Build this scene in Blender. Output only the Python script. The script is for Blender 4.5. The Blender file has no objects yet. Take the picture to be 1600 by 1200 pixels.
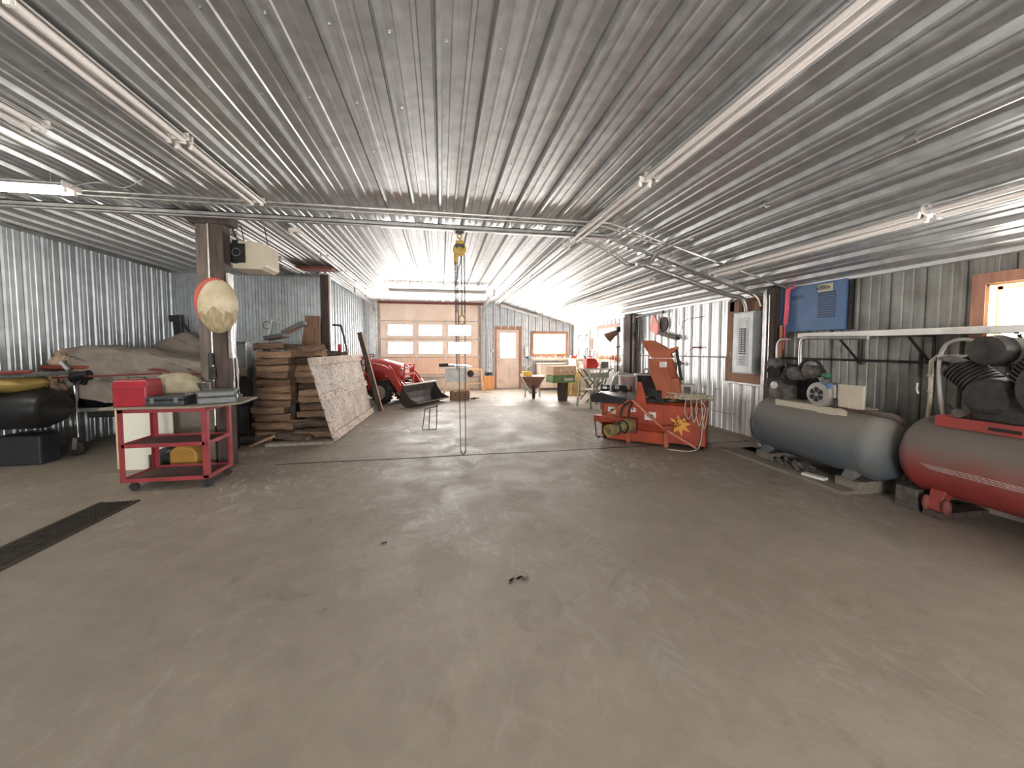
import bpy, bmesh, math, random
from mathutils import Vector, Matrix, Euler
random.seed(7)
sc = bpy.context.scene
COL = sc.collection
PI = math.pi
R = math.radians

# ------------------------------------------------------------------ camera
cd = bpy.data.cameras.new('camera')
cam = bpy.data.objects.new('camera', cd)
COL.objects.link(cam)
cam.location = (0, 0, 1.42)
cam.rotation_euler = (R(90 - 3.0), 0, -math.atan(110 / 600))
cd.sensor_width = 36
cd.lens = 600 / 1600 * 36
cd.shift_y = -25 / 1600
cd.clip_start = 0.05
sc.camera = cam

# ------------------------------------------------------------------ colour management
sc.view_settings.view_transform = 'Standard'
sc.view_settings.look = 'None'
sc.view_settings.gamma = 1
sc.view_settings.use_curve_mapping = False
sc.view_settings.exposure = 0.80

# ------------------------------------------------------------------ world: bright overcast sky
w = bpy.data.worlds.new('overcast')
sc.world = w
w.use_nodes = True
bg = w.node_tree.nodes['Background']
bg.inputs[0].default_value = (1.0, 0.975, 0.94, 1)
bg.inputs[1].default_value = 38.0


def area(name, loc, rot, sx, sy, power, col=(1, .97, .93)):
    l = bpy.data.lights.new(name, 'AREA')
    l.shape = 'RECTANGLE'
    l.size = sx
    l.size_y = sy
    l.energy = power
    l.color = col
    o = bpy.data.objects.new(name, l)
    o.location = loc
    o.rotation_euler = rot
    COL.objects.link(o)
    return o


# portals that guide the sky's light through the windows and the unseen rear opening
def portal(name, loc, rot, sx, sy):
    o = area(name, loc, rot, sx, sy, 1)
    o.data.cycles.is_portal = True


for _x in (-1.335, -.355, .61):
    for _z in (1.425, 2.01):
        portal('daylight_portal', (_x, 13.20, _z), (R(-90), 0, 0), .78, .38)
portal('daylight_portal', (2.265, 13.20, 1.505), (R(-90), 0, 0), .54, .86)
portal('daylight_portal', (3.76, 13.30, 1.56), (R(-90), 0, 0), 1.2, .72)
portal('daylight_portal', (4.80, 10.27, 1.59), (0, R(90), 0), .78, 1.22)
portal('daylight_portal', (4.80, 1.42, 1.7), (0, R(90), 0), .53, 2.25)
portal('daylight_portal', (-.6, -3.52, 1.15), (R(90), 0, 0), 1.8, 1.0)

# ------------------------------------------------------------------ materials
MATS = {}


def mat(name, c, rough=.6, metal=0.0, c2=None, scale=6.0, bump=0.0, bscale=None, spec=.5, stretch=None, amt=1.0, detail=5):
    if name in MATS:
        return MATS[name]
    m = bpy.data.materials.new(name)
    m.use_nodes = True
    nt = m.node_tree
    b = nt.nodes['Principled BSDF']
    b.inputs['Roughness'].default_value = rough
    b.inputs['Metallic'].default_value = metal
    b.inputs['Specular IOR Level'].default_value = spec
    if c2 is None:
        c2 = tuple(x * .72 for x in c)
    tc = nt.nodes.new('ShaderNodeTexCoord')
    mp = nt.nodes.new('ShaderNodeMapping')
    nt.links.new(tc.outputs['Object'], mp.inputs[0])
    if stretch:
        mp.inputs['Scale'].default_value = stretch
    n = nt.nodes.new('ShaderNodeTexNoise')
    n.inputs['Scale'].default_value = scale
    n.inputs['Detail'].default_value = detail
    nt.links.new(mp.outputs[0], n.inputs['Vector'])
    r = nt.nodes.new('ShaderNodeValToRGB')
    r.color_ramp.elements[0].position = .35
    r.color_ramp.elements[1].position = .68
    r.color_ramp.elements[0].color = (*c2, 1)
    r.color_ramp.elements[1].color = (*c, 1)
    nt.links.new(n.outputs['Fac'], r.inputs[0])
    nt.links.new(r.outputs[0], b.inputs['Base Color'])
    if bump:
        n2 = nt.nodes.new('ShaderNodeTexNoise')
        n2.inputs['Scale'].default_value = bscale or scale * 4
        n2.inputs['Detail'].default_value = 4
        nt.links.new(mp.outputs[0], n2.inputs['Vector'])
        bp = nt.nodes.new('ShaderNodeBump')
        bp.inputs['Strength'].default_value = bump
        bp.inputs['Distance'].default_value = .02
        nt.links.new(n2.outputs['Fac'], bp.inputs['Height'])
        nt.links.new(bp.outputs[0], b.inputs['Normal'])
    MATS[name] = m
    return m


def emit(name, c, s):
    m = bpy.data.materials.new(name)
    m.use_nodes = True
    nt = m.node_tree
    b = nt.nodes['Principled BSDF']
    b.inputs['Base Color'].default_value = (*c, 1)
    b.inputs['Emission Color'].default_value = (*c, 1)
    b.inputs['Emission Strength'].default_value = s
    MATS[name] = m
    return m


def M(n):
    return MATS[n]


mat('galv', (.62, .63, .63), .38, .78, c2=(.48, .49, .49), scale=9, bump=.10, bscale=3, stretch=(1, 1, 1))
mat('galv_pale', (.60, .60, .59), .52, .42, c2=(.50, .50, .49), scale=9, bump=.10, bscale=3)
mat('galv_wall', (.60, .63, .65), .46, .66, c2=(.47, .50, .52), scale=7, bump=.15, bscale=3)
mat('galv_lit', (.86, .86, .85), .42, .45, c2=(.74, .74, .74), scale=5, bump=.12, bscale=4)  # galvanised sheet whitened in base colour to imitate the windows' reflection
mat('galv_dim', (.36, .36, .33), .5, .45, c2=(.22, .21, .19), scale=4, bump=.1, bscale=3)  # darker copy of the sheet, near wall's dimness put into its colour
mat('steel', (.52, .51, .50), .4, .8, c2=(.36, .35, .34), scale=12)
mat('conduit', (.58, .57, .55), .4, .75, c2=(.42, .40, .38), scale=10)
mat('chrome', (.75, .75, .75), .2, .95, c2=(.55, .55, .55), scale=10)
mat('dark_metal', (.07, .065, .06), .45, .5, c2=(.03, .03, .03), scale=12)
mat('black', (.018, .018, .02), .4, 0, c2=(.01, .01, .01), scale=10)
mat('black_rubber', (.025, .024, .024), .75, 0, scale=12)
mat('grey_plastic', (.16, .165, .165), .5, 0, scale=9)
mat('dark_case', (.05, .06, .065), .45, 0, scale=12)
mat('lamp_white', (.78, .72, .67), .4, 0, c2=(.66, .58, .53), scale=5)
mat('tube_glass', (.88, .82, .78), .22, 0, c2=(.84, .78, .74), scale=3)
emit('tube_lit', (1.0, .98, .88), 22)
mat('reflector', (.72, .69, .66), .35, .1, scale=5)
mat('post_wood', (.11, .075, .06), .8, 0, c2=(.05, .035, .03), scale=6, bump=.3, stretch=(3, 3, .4))
mat('post_grey', (.21, .16, .13), .8, 0, c2=(.10, .075, .065), scale=6, bump=.3, stretch=(3, 3, .4))
mat('trim_wood', (.40, .20, .13), .6, 0, c2=(.27, .13, .085), scale=5, stretch=(4, 4, .5))
mat('jamb_pine', (.80, .52, .25), .55, 0, c2=(.66, .40, .18), scale=5, stretch=(4, 4, .5))
mat('door_panel', (.80, .66, .55), .6, 0, c2=(.70, .56, .46), scale=3, bump=.05)
mat('door_low', (.68, .60, .50), .6, 0, c2=(.56, .49, .41), scale=3)
mat('door_plank', (.82, .58, .44), .6, 0, c2=(.66, .43, .31), scale=9, stretch=(9, 1, .3))
mat('door_rail', (.42, .33, .27), .6, 0, scale=5)
mat('entry_paint', (.74, .60, .49), .6, 0, c2=(.62, .50, .41), scale=4)
mat('vinyl_white', (.85, .83, .78), .4, 0, c2=(.78, .75, .70), scale=3)
mat('particle', (.36, .19, .11), .75, 0, c2=(.27, .135, .075), scale=40)
mat('elec_grey', (.40, .42, .42), .45, .2, c2=(.32, .34, .34), scale=5)
mat('elec_grey_light', (.56, .58, .58), .45, .2, scale=5)
mat('blue_paint', (.10, .19, .36), .5, 0, c2=(.08, .155, .30), scale=4)
mat('blue_dark', (.035, .055, .10), .5, 0, scale=10)
mat('label_cream', (.62, .58, .42), .6, 0, scale=6)
mat('pink', (.95, .16, .22), .5, 0, c2=(.85, .12, .18), scale=6)
mat('tank_blue', (.105, .15, .185), .55, .1, c2=(.20, .185, .165), scale=2.2, bump=.05)
mat('tank_red', (.42, .055, .045), .5, .05, c2=(.26, .05, .04), scale=4, bump=.05)
mat('cast_grey', (.17, .15, .135), .7, .2, c2=(.07, .06, .055), scale=14, bump=.3)
mat('cast_dark', (.05, .045, .042), .7, .2, c2=(.025, .022, .02), scale=14, bump=.3)
mat('cream_paint', (.62, .56, .44), .5, 0, c2=(.52, .46, .36), scale=5)
mat('motor_grey', (.45, .42, .38), .5, .1, c2=(.34, .31, .28), scale=6)
mat('concrete_block', (.22, .20, .17), .9, 0, c2=(.15, .13, .11), scale=12, bump=.3)
mat('board_grey', (.30, .26, .21), .8, 0, c2=(.19, .16, .13), scale=6, bump=.2, stretch=(5, .6, 3))
mat('orange', (.46, .07, .022), .5, .05, c2=(.28, .04, .018), scale=4, bump=.05)
mat('orange_chute', (.44, .115, .045), .6, .05, c2=(.32, .08, .035), scale=4, bump=.05)
mat('orange_tube', (.60, .22, .12), .5, 0, c2=(.45, .13, .06), scale=6)
mat('pto_yellow', (.40, .34, .15), .6, .1, c2=(.22, .17, .07), scale=9)
mat('yellow', (.75, .48, .05), .5, 0, c2=(.60, .36, .04), scale=6)
mat('hoist_yellow', (.62, .42, .08), .5, .1, c2=(.40, .26, .05), scale=12)
mat('sticker_white', (.78, .75, .70), .5, 0, scale=12)
mat('star_yellow', (.80, .42, .05), .5, 0, c2=(.68, .30, .04), scale=8)
mat('sticker_red', (.09, .005, .005), .5, 0, scale=8)
mat('rope', (.62, .55, .42), .9, 0, c2=(.45, .40, .30), scale=30)
mat('tractor_red', (.55, .055, .045), .35, 0, c2=(.40, .04, .035), scale=3)
mat('bucket_dark', (.085, .07, .065), .55, .3, c2=(.045, .04, .038), scale=6)
mat('bucket_in', (.20, .16, .14), .55, .3, c2=(.12, .095, .085), scale=6)
mat('cart_red', (.36, .045, .055), .5, .05, c2=(.24, .035, .04), scale=6)
mat('cart_tray', (.16, .085, .075), .7, 0, c2=(.10, .06, .055), scale=7)
mat('toolbox_red', (.38, .02, .035), .35, 0, c2=(.33, .018, .03), scale=5)
mat('plywood', (.30, .25, .20), .8, 0, c2=(.20, .165, .13), scale=8)
mat('canvas', (.40, .345, .24), .9, 0, c2=(.30, .255, .175), scale=10, bump=.3)
mat('tarp', (.27, .225, .195), .9, 0, c2=(.19, .155, .13), scale=5, bump=.25, bscale=18)
mat('tarp_tan', (.42, .30, .21), .9, 0, c2=(.30, .21, .15), scale=5, bump=.25, bscale=18)
mat('white_panel', (.82, .80, .70), .5, 0, c2=(.76, .74, .64), scale=3)
mat('tan_edge', (.78, .58, .36), .6, 0, scale=6)
mat('cardboard', (.42, .29, .19), .85, 0, c2=(.34, .23, .15), scale=6)
mat('cardboard_light', (.66, .44, .30), .85, 0, c2=(.55, .36, .24), scale=6)
mat('grey_card', (.20, .175, .145), .85, 0, scale=6)
mat('green_card', (.16, .27, .10), .7, 0, c2=(.12, .2, .08), scale=8)
mat('amber', (.48, .26, .05), .45, 0, c2=(.38, .20, .04), scale=6)
mat('wood_split', (.42, .27, .165), .85, 0, c2=(.22, .135, .08), scale=10, bump=.4, stretch=(.6, 5, 5))
mat('wood_split_dark', (.27, .17, .11), .88, 0, c2=(.15, .09, .06), scale=10, bump=.4, stretch=(.6, 5, 5))
mat('bark', (.13, .095, .075), .95, 0, c2=(.06, .045, .035), scale=10, bump=.6, stretch=(.6, 4, 4))
mat('old_wood', (.33, .19, .12), .8, 0, c2=(.20, .11, .07), scale=7, stretch=(5, 5, .5))
mat('pine', (.72, .46, .27), .7, 0, c2=(.58, .35, .20), scale=7, stretch=(5, 5, .5))
mat('pine_orange', (.75, .36, .14), .6, 0, c2=(.60, .27, .10), scale=5, stretch=(6, 6, .4))
mat('bucket_white', (.72, .70, .66), .5, 0, scale=6)
mat('heater_cream', (.62, .55, .42), .5, 0, c2=(.55, .48, .36), scale=4)
mat('rust_red', (.22, .045, .03), .6, 0, scale=5)
mat('plaque_cream', (.66, .58, .42), .6, 0, c2=(.50, .42, .26), scale=9)
mat('plaque_red', (.55, .12, .09), .6, 0, c2=(.42, .09, .07), scale=9)
mat('green_plastic', (.46, .46, .34), .5, 0, c2=(.38, .38, .28), scale=5)
mat('olive', (.36, .25, .07), .6, 0, c2=(.25, .17, .05), scale=6)
mat('wb_rust', (.30, .15, .12), .7, 0, c2=(.20, .10, .08), scale=9)
mat('red_bright', (.70, .05, .035), .45, 0, c2=(.60, .04, .03), scale=5)
mat('coral', (.88, .20, .16), .5, 0, c2=(.80, .16, .13), scale=5)
mat('drum_dark', (.06, .04, .04), .55, .2, scale=6)
mat('drum_pink', (.45, .32, .30), .5, .1, scale=6)
mat('grate', (.065, .05, .04), .6, .4, c2=(.035, .028, .024), scale=14)
mat('glass_green', (.06, .22, .14), .3, 0, scale=5)
mat('pegboard', (.74, .70, .66), .7, 0, scale=8)
mat('bin_dark', (.04, .04, .05), .5, 0, scale=9)


# spotted, weathered white sheathing board
def spotted(name):
    m = mat(name, (.56, .48, .42), .8, 0, c2=(.40, .33, .28), scale=3)
    nt = m.node_tree
    b = nt.nodes['Principled BSDF']
    r = [n for n in nt.nodes if n.type == 'VALTORGB'][0]
    tc = [n for n in nt.nodes if n.type == 'TEX_COORD'][0]
    v = nt.nodes.new('ShaderNodeTexNoise')
    v.inputs['Scale'].default_value = 26
    v.inputs['Detail'].default_value = 3
    nt.links.new(tc.outputs['Object'], v.inputs['Vector'])
    r2 = nt.nodes.new('ShaderNodeValToRGB')
    r2.color_ramp.elements[0].position = .36
    r2.color_ramp.elements[1].position = .44
    r2.color_ramp.elements[0].color = (.30, .27, .26, 1)
    r2.color_ramp.elements[1].color = (1, 1, 1, 1)
    nt.links.new(v.outputs['Fac'], r2.inputs[0])
    mx = nt.nodes.new('ShaderNodeMix')
    mx.data_type = 'RGBA'
    mx.blend_type = 'MULTIPLY'
    mx.inputs[0].default_value = 1
    nt.links.new(r.outputs[0], mx.inputs[6])
    nt.links.new(r2.outputs[0], mx.inputs[7])
    nt.links.new(mx.outputs[2], b.inputs['Base Color'])


spotted('osb_white')
spotted('osb_batten')
MATS['osb_batten'].node_tree.nodes['Principled BSDF'].inputs['Roughness'].default_value = .9
for _n in MATS['osb_batten'].node_tree.nodes:
    if _n.type == 'VALTORGB' and _n.color_ramp.elements[1].color[0] < .9:
        _n.color_ramp.elements[0].color = (.44, .36, .30, 1)
        _n.color_ramp.elements[1].color = (.66, .55, .46, 1)


# dusty red tank: pale dust lying on the upper side (settles by height on the thing itself)
def dusty(name, base, base2, dust, z0, z1):
    m = mat(name, base, .6, 0, c2=base2, scale=3, bump=.05)
    nt = m.node_tree
    b = nt.nodes['Principled BSDF']
    r = [n for n in nt.nodes if n.type == 'VALTORGB'][0]
    tc = [n for n in nt.nodes if n.type == 'TEX_COORD'][0]
    sx = nt.nodes.new('ShaderNodeSeparateXYZ')
    nt.links.new(tc.outputs['Object'], sx.inputs[0])
    n = nt.nodes.new('ShaderNodeTexNoise')
    n.inputs['Scale'].default_value = 3.5
    n.inputs['Detail'].default_value = 6
    nt.links.new(tc.outputs['Object'], n.inputs['Vector'])
    a = nt.nodes.new('ShaderNodeMath')
    a.operation = 'MULTIPLY_ADD'
    nt.links.new(n.outputs['Fac'], a.inputs[0])
    a.inputs[1].default_value = .25
    nt.links.new(sx.outputs['Z'], a.inputs[2])
    mr = nt.nodes.new('ShaderNodeMapRange')
    nt.links.new(a.outputs[0], mr.inputs[0])
    mr.inputs[1].default_value = z0 + .125
    mr.inputs[2].default_value = z1 + .125
    mx = nt.nodes.new('ShaderNodeMix')
    mx.data_type = 'RGBA'
    nt.links.new(mr.outputs[0], mx.inputs[0])
    nt.links.new(r.outputs[0], mx.inputs[6])
    mx.inputs[7].default_value = (*dust, 1)
    nt.links.new(mx.outputs[2], b.inputs['Base Color'])


dusty('tank_red_dusty', (.34, .04, .035), (.24, .035, .03), (.15, .125, .105), .18, .46)
dusty('tank_blue_dusty', (.085, .125, .165), (.13, .14, .14), (.21, .19, .165), .22, .55)


# concrete floor with stains, tyre track scuffs and pale wear
def floor_mat():
    m = bpy.data.materials.new('concrete_floor')
    m.use_nodes = True
    nt = m.node_tree
    b = nt.nodes['Principled BSDF']
    tc = nt.nodes.new('ShaderNodeTexCoord')
    L = nt.links.new

    def noise(scale, detail, dist=0, rough=.5, vec=None):
        n = nt.nodes.new('ShaderNodeTexNoise')
        n.inputs['Scale'].default_value = scale
        n.inputs['Detail'].default_value = detail
        n.inputs['Distortion'].default_value = dist
        n.inputs['Roughness'].default_value = rough
        L(vec or tc.outputs['Object'], n.inputs['Vector'])
        return n.outputs['Fac']

    def ramp(inp, p0, c0, p1, c1):
        r = nt.nodes.new('ShaderNodeValToRGB')
        r.color_ramp.elements[0].position = p0
        r.color_ramp.elements[1].position = p1
        r.color_ramp.elements[0].color = (*c0, 1)
        r.color_ramp.elements[1].color = (*c1, 1)
        L(inp, r.inputs[0])
        return r.outputs[0]

    def mix(fac, a, b_, mode='MIX'):
        x = nt.nodes.new('ShaderNodeMix')
        x.data_type = 'RGBA'
        x.blend_type = mode
        if isinstance(fac, float):
            x.inputs[0].default_value = fac
        else:
            L(fac, x.inputs[0])
        L(a, x.inputs[6])
        if isinstance(b_, tuple):
            x.inputs[7].default_value = (*b_, 1)
        else:
            L(b_, x.inputs[7])
        return x.outputs[2]
    base = ramp(noise(.7, 8, .3, .6), .3, (.255, .211, .170), .7, (.325, .273, .224))
    mott = ramp(noise(5, 10, .6, .7), .3, (.86, .86, .86), .7, (1.08, 1.08, 1.08))
    c = mix(1.0, base, mott, 'MULTIPLY')
    # pale scuffs across the middle slab, enlarged to lift its brightness by colour
    vm = nt.nodes.new('ShaderNodeMapping')
    L(tc.outputs['Object'], vm.inputs[0])
    vm.inputs['Scale'].default_value = (1, .5, 1)
    sc1 = ramp(noise(5, 10, 2.2, .72, vm.outputs[0]), .53, (0, 0, 0), .60, (1, 1, 1))
    big = ramp(noise(.55, 3, 0, .5), .42, (.05, .05, .05), .62, (.8, .8, .8))
    fm = mix(1.0, sc1, big, 'MULTIPLY')
    fY = nt.nodes.new('ShaderNodeMapRange')
    sy_ = nt.nodes.new('ShaderNodeSeparateXYZ')
    L(tc.outputs['Object'], sy_.inputs[0])
    L(sy_.outputs['Y'], fY.inputs[0])
    fY.inputs[1].default_value = 2.2
    fY.inputs[2].default_value = 4.2
    fY.inputs[3].default_value = .25
    fY.inputs[4].default_value = 1.0
    fm = mix(1.0, fm, fY.outputs[0], 'MULTIPLY')
    c = mix(fm, c, (.50, .46, .41))
    # tyre tread track: chevrons along a lane that runs up the floor
    sx = nt.nodes.new('ShaderNodeSeparateXYZ')
    L(tc.outputs['Object'], sx.inputs[0])

    def math_(op, a, b2=None, c3=None):
        q = nt.nodes.new('ShaderNodeMath')
        q.operation = op
        for i, v in enumerate((a, b2, c3)):
            if v is None:
                continue
            if isinstance(v, (int, float)):
                q.inputs[i].default_value = v
            else:
                L(v, q.inputs[i])
        return q.outputs[0]
    lane = math_('SUBTRACT', sx.outputs['X'], math_('MULTIPLY_ADD', sx.outputs['Y'], .10, .84))
    al = math_('ABSOLUTE', lane)
    inl = math_('LESS_THAN', al, .085)
    ch = math_('SINE', math_('MULTIPLY', math_('ADD', sx.outputs['Y'], math_('MULTIPLY', al, 1.2)), 75))
    chm = math_('MULTIPLY', math_('GREATER_THAN', ch, .2), inl)
    tn = ramp(noise(3, 4), .42, (0, 0, 0), .62, (.55, .55, .55))
    t1 = nt.nodes.new('ShaderNodeMath')
    t1.operation = 'MULTIPLY'
    L(chm, t1.inputs[0])
    L(tn, t1.inputs[1])
    near = math_('LESS_THAN', sx.outputs['Y'], 3.6)
    c = mix(math_('MULTIPLY', t1.outputs[0], near), c, (.31, .28, .245))
    # dark dots and stains
    st = ramp(noise(3.9, 8, .8), .26, (.80, .79, .78), .36, (1, 1, 1))
    c = mix(1.0, c, st, 'MULTIPLY')
    L(c, b.inputs['Base Color'])
    rr = nt.nodes.new('ShaderNodeMapRange')
    L(noise(2.2, 6, .8, .6), rr.inputs[0])
    rr.inputs[1].default_value = .35
    rr.inputs[2].default_value = .7
    rr.inputs[3].default_value = .72
    rr.inputs[4].default_value = .48
    L(rr.outputs[0], b.inputs['Roughness'])
    bp = nt.nodes.new('ShaderNodeBump')
    bp.inputs['Strength'].default_value = .22
    bp.inputs['Distance'].default_value = .02
    L(noise(14, 8, .5, .6), bp.inputs['Height'])
    L(bp.outputs[0], b.inputs['Normal'])
    MATS['concrete_floor'] = m


floor_mat()
gm = bpy.data.materials.new('window_glass')
gm.use_nodes = True
_n = gm.node_tree
_n.nodes.remove(_n.nodes['Principled BSDF'])
_t = _n.nodes.new('ShaderNodeBsdfTransparent')
_g = _n.nodes.new('ShaderNodeBsdfGlossy')
_g.inputs['Roughness'].default_value = .05
_x = _n.nodes.new('ShaderNodeMixShader')
_x.inputs[0].default_value = .06
_n.links.new(_t.outputs[0], _x.inputs[1])
_n.links.new(_g.outputs[0], _x.inputs[2])
_n.links.new(_x.outputs[0], _n.nodes['Material Output'].inputs[0])
MATS['glass'] = gm


# ------------------------------------------------------------------ mesh builder
class MB:
    def __init__(s):
        s.v = []
        s.f = []
        s.mi = []
        s.cur = 0
        s.grp = []

    def add(s, vs, fs):
        o = len(s.v)
        g0 = (o, len(s.f))
        s.v += [tuple(p) for p in vs]
        for q in fs:
            s.f.append([i + o for i in q])
            s.mi.append(s.cur)
        s.grp.append((g0, (len(s.v), len(s.f))))
        return s

    def box(s, c, d, rot=None):
        hx, hy, hz = d[0] / 2, d[1] / 2, d[2] / 2
        vs = [Vector((x, y, z)) for x in (-hx, hx) for y in (-hy, hy) for z in (-hz, hz)]
        if rot:
            m = Euler(rot).to_matrix()
            vs = [m @ v for v in vs]
        c = Vector(c)
        return s.add([v + c for v in vs], [(0, 1, 3, 2), (4, 6, 7, 5), (0, 4, 5, 1), (2, 3, 7, 6), (0, 2, 6, 4), (1, 5, 7, 3)])

    def bb(s, x0, x1, y0, y1, z0, z1):
        return s.box(((x0 + x1) / 2, (y0 + y1) / 2, (z0 + z1) / 2), (abs(x1 - x0), abs(y1 - y0), abs(z1 - z0)))

    def bar(s, a, b, wd, h, up=(0, 0, 1)):
        a, b = Vector(a), Vector(b)
        d = (b - a).normalized()
        u = Vector(up)
        sd = d.cross(u)
        if sd.length < 1e-4:
            sd = d.cross(Vector((0, 1, 0)))
        sd.normalize()
        u = sd.cross(d).normalized()
        vs = []
        for p in (a, b):
            for i, j in ((-1, -1), (1, -1), (1, 1), (-1, 1)):
                vs.append(p + sd * wd / 2 * i + u * h / 2 * j)
        return s.add(vs, [(0, 3, 2, 1), (4, 5, 6, 7), (0, 1, 5, 4), (1, 2, 6, 5), (2, 3, 7, 6), (3, 0, 4, 7)])

    def rings(s, rs, caps=True, closed=True):
        n = len(rs[0])
        vs = [p for r in rs for p in r]
        fs = []
        for k in range(len(rs) - 1):
            for i in range(n if closed else n - 1):
                j = (i + 1) % n
                fs.append((k * n + i, k * n + j, (k + 1) * n + j, (k + 1) * n + i))
        if caps and closed:
            fs.append(tuple(range(n))[::-1])
            fs.append(tuple((len(rs) - 1) * n + i for i in range(n)))
        return s.add(vs, fs)

    def cyl(s, a, b, r0, r1=None, n=16):
        return s.prof(a, b, [(0, r0), (1, r0 if r1 is None else r1)], n)

    def prof(s, a, b, pr, n=24, ph=0):
        a, b = Vector(a), Vector(b)
        d = b - a
        q = d.normalized().to_track_quat('Z', 'Y')
        rs = []
        for t, r in pr:
            c = a + d * t
            rs.append([c + q @ Vector((math.cos(ph + 2 * PI * i / n) * r, math.sin(ph + 2 * PI * i / n) * r, 0)) for i in range(n)])
        return s.rings(rs)

    def tube(s, pts, r, n=8, sub=0):
        pts = [Vector(p) for p in pts]
        if sub:
            out = []
            P = [pts[0]] + pts + [pts[-1]]
            for i in range(1, len(P) - 2):
                for k in range(sub):
                    t = k / sub
                    p0, p1, p2, p3 = P[i - 1], P[i], P[i + 1], P[i + 2]
                    out.append(.5 * ((2 * p1) + (p2 - p0) * t + (2 * p0 - 5 * p1 + 4 * p2 - p3) * t * t + (3 * p1 - p0 - 3 * p2 + p3) * t ** 3))
            out.append(pts[-1])
            pts = out
        rs = []
        up = None
        for i, p in enumerate(pts):
            d = (pts[min(i + 1, len(pts) - 1)] - pts[max(i - 1, 0)])
            if d.length < 1e-7:
                d = Vector((0, 0, 1))
            d.normalize()
            if up is None:
                up = d.orthogonal().normalized()
            up = (up - d * up.dot(d))
            if up.length < 1e-5:
                up = d.orthogonal()
            up.normalize()
            sd = d.cross(up)
            rr = r(i / (len(pts) - 1)) if callable(r) else r
            rs.append([p + up * math.cos(2 * PI * k / n) * rr + sd * math.sin(2 * PI * k / n) * rr for k in range(n)])
        return s.rings(rs)

    def prism(s, poly, axis, a, b):
        """poly: 2-D points in the plane normal to axis; extruded from a to b"""
        def P(u, v, t):
            return {'x': (t, u, v), 'y': (u, t, v), 'z': (u, v, t)}[axis]
        n = len(poly)
        vs = [P(u, v, a) for u, v in poly] + [P(u, v, b) for u, v in poly]
        fs = [tuple(range(n))[::-1], tuple(n + i for i in range(n))]
        for i in range(n):
            j = (i + 1) % n
            fs.append((i, j, n + j, n + i))
        return s.add(vs, fs)

    def ell(s, c, r, n=16, m=10):
        vs = []
        for i in range(m + 1):
            t = PI * i / m
            for k in range(n):
                p = 2 * PI * k / n
                vs.append((c[0] + r[0] * math.sin(t) * math.cos(p), c[1] + r[1] * math.sin(t) * math.sin(p), c[2] + r[2] * math.cos(t)))
        fs = []
        for i in range(m):
            for k in range(n):
                j = (k + 1) % n
                fs.append((i * n + k, (i + 1) * n + k, (i + 1) * n + j, i * n + j))
        return s.add(vs, fs)

    def torus(s, c, ax, R0, r, n=28, m=8):
        q = Vector(ax).normalized().to_track_quat('Z', 'Y')
        c = Vector(c)
        vs, fs = [], []
        for i in range(n):
            a = 2 * PI * i / n
            for k in range(m):
                b = 2 * PI * k / m
                vs.append(c + q @ Vector(((R0 + r * math.cos(b)) * math.cos(a), (R0 + r * math.cos(b)) * math.sin(a), r * math.sin(b))))
        for i in range(n):
            for k in range(m):
                i2, k2 = (i + 1) % n, (k + 1) % m
                fs.append((i * m + k, i2 * m + k, i2 * m + k2, i * m + k2))
        return s.add(vs, fs)

    def build_each(s, name, m, parent=None, size=None, **kw):
        """every box or rod added so far becomes an object of its own"""
        out = []
        for a, b in s.grp:
            q = MB()
            q.v = s.v[a[0]:b[0]]
            q.f = [[i - a[0] for i in f] for f in s.f[a[1]:b[1]]]
            q.mi = s.mi[a[1]:b[1]]
            out.append(q.build(name, m, parent, **kw))
        return out

    def build(s, name, m, parent=None, bev=0, smooth=False, solid=0, sub=0, shift=None):
        me = bpy.data.meshes.new(name)
        me.from_pydata(s.v, [], s.f)
        ms = m if isinstance(m, (list, tuple)) else [m]
        for x in ms:
            me.materials.append(MATS[x] if isinstance(x, str) else x)
        if len(ms) > 1:
            me.polygons.foreach_set('material_index', s.mi)
        b = bmesh.new()
        b.from_mesh(me)
        bmesh.ops.remove_doubles(b, verts=b.verts, dist=1e-5)
        if not solid:
            bmesh.ops.recalc_face_normals(b, faces=b.faces)
        b.to_mesh(me)
        b.free()
        if smooth:
            me.polygons.foreach_set('use_smooth', [True] * len(me.polygons))
            me.set_sharp_from_angle(angle=R(38))
        o = bpy.data.objects.new(name, me)
        COL.objects.link(o)
        if parent:
            o.parent = parent
        if sub:
            k = o.modifiers.new('sub', 'SUBSURF')
            k.levels = k.render_levels = sub
        if solid:
            k = o.modifiers.new('solid', 'SOLIDIFY')
            k.thickness = solid
            k.offset = 0
        if bev:
            k = o.modifiers.new('bevel', 'BEVEL')
            k.width = bev
            k.segments = 2
            k.limit_method = 'ANGLE'
            k.angle_limit = R(40)
        return o


def tag(o, label, cat, group=None, kind=None):
    o['label'] = label
    o['category'] = cat
    if group:
        o['group'] = group
    if kind:
        o['kind'] = kind
    return o


def thing(name, label, cat, loc=(0, 0, 0), rz=0, group=None, rot=None):
    o = bpy.data.objects.new(name, None)
    o.empty_display_size = .1
    COL.objects.link(o)
    o.location = loc
    o.rotation_euler = rot if rot else (0, 0, rz)
    return tag(o, label, cat, group)


def copy_tree(o, parent=None, label=None):
    c = o.copy()
    COL.objects.link(c)
    if parent:
        c.parent = parent
    if label:
        c['label'] = label
    for ch in [x for x in o.children]:
        copy_tree(ch, c)
    return c


def place(o, loc, rot=None):
    o.location = loc
    if rot:
        o.rotation_euler = rot
    return o


def bx(name, m, parent, c, d, bev=.004, rot=None):
    return MB().box(c, d, rot).build(name, m, parent, bev=bev)


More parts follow.
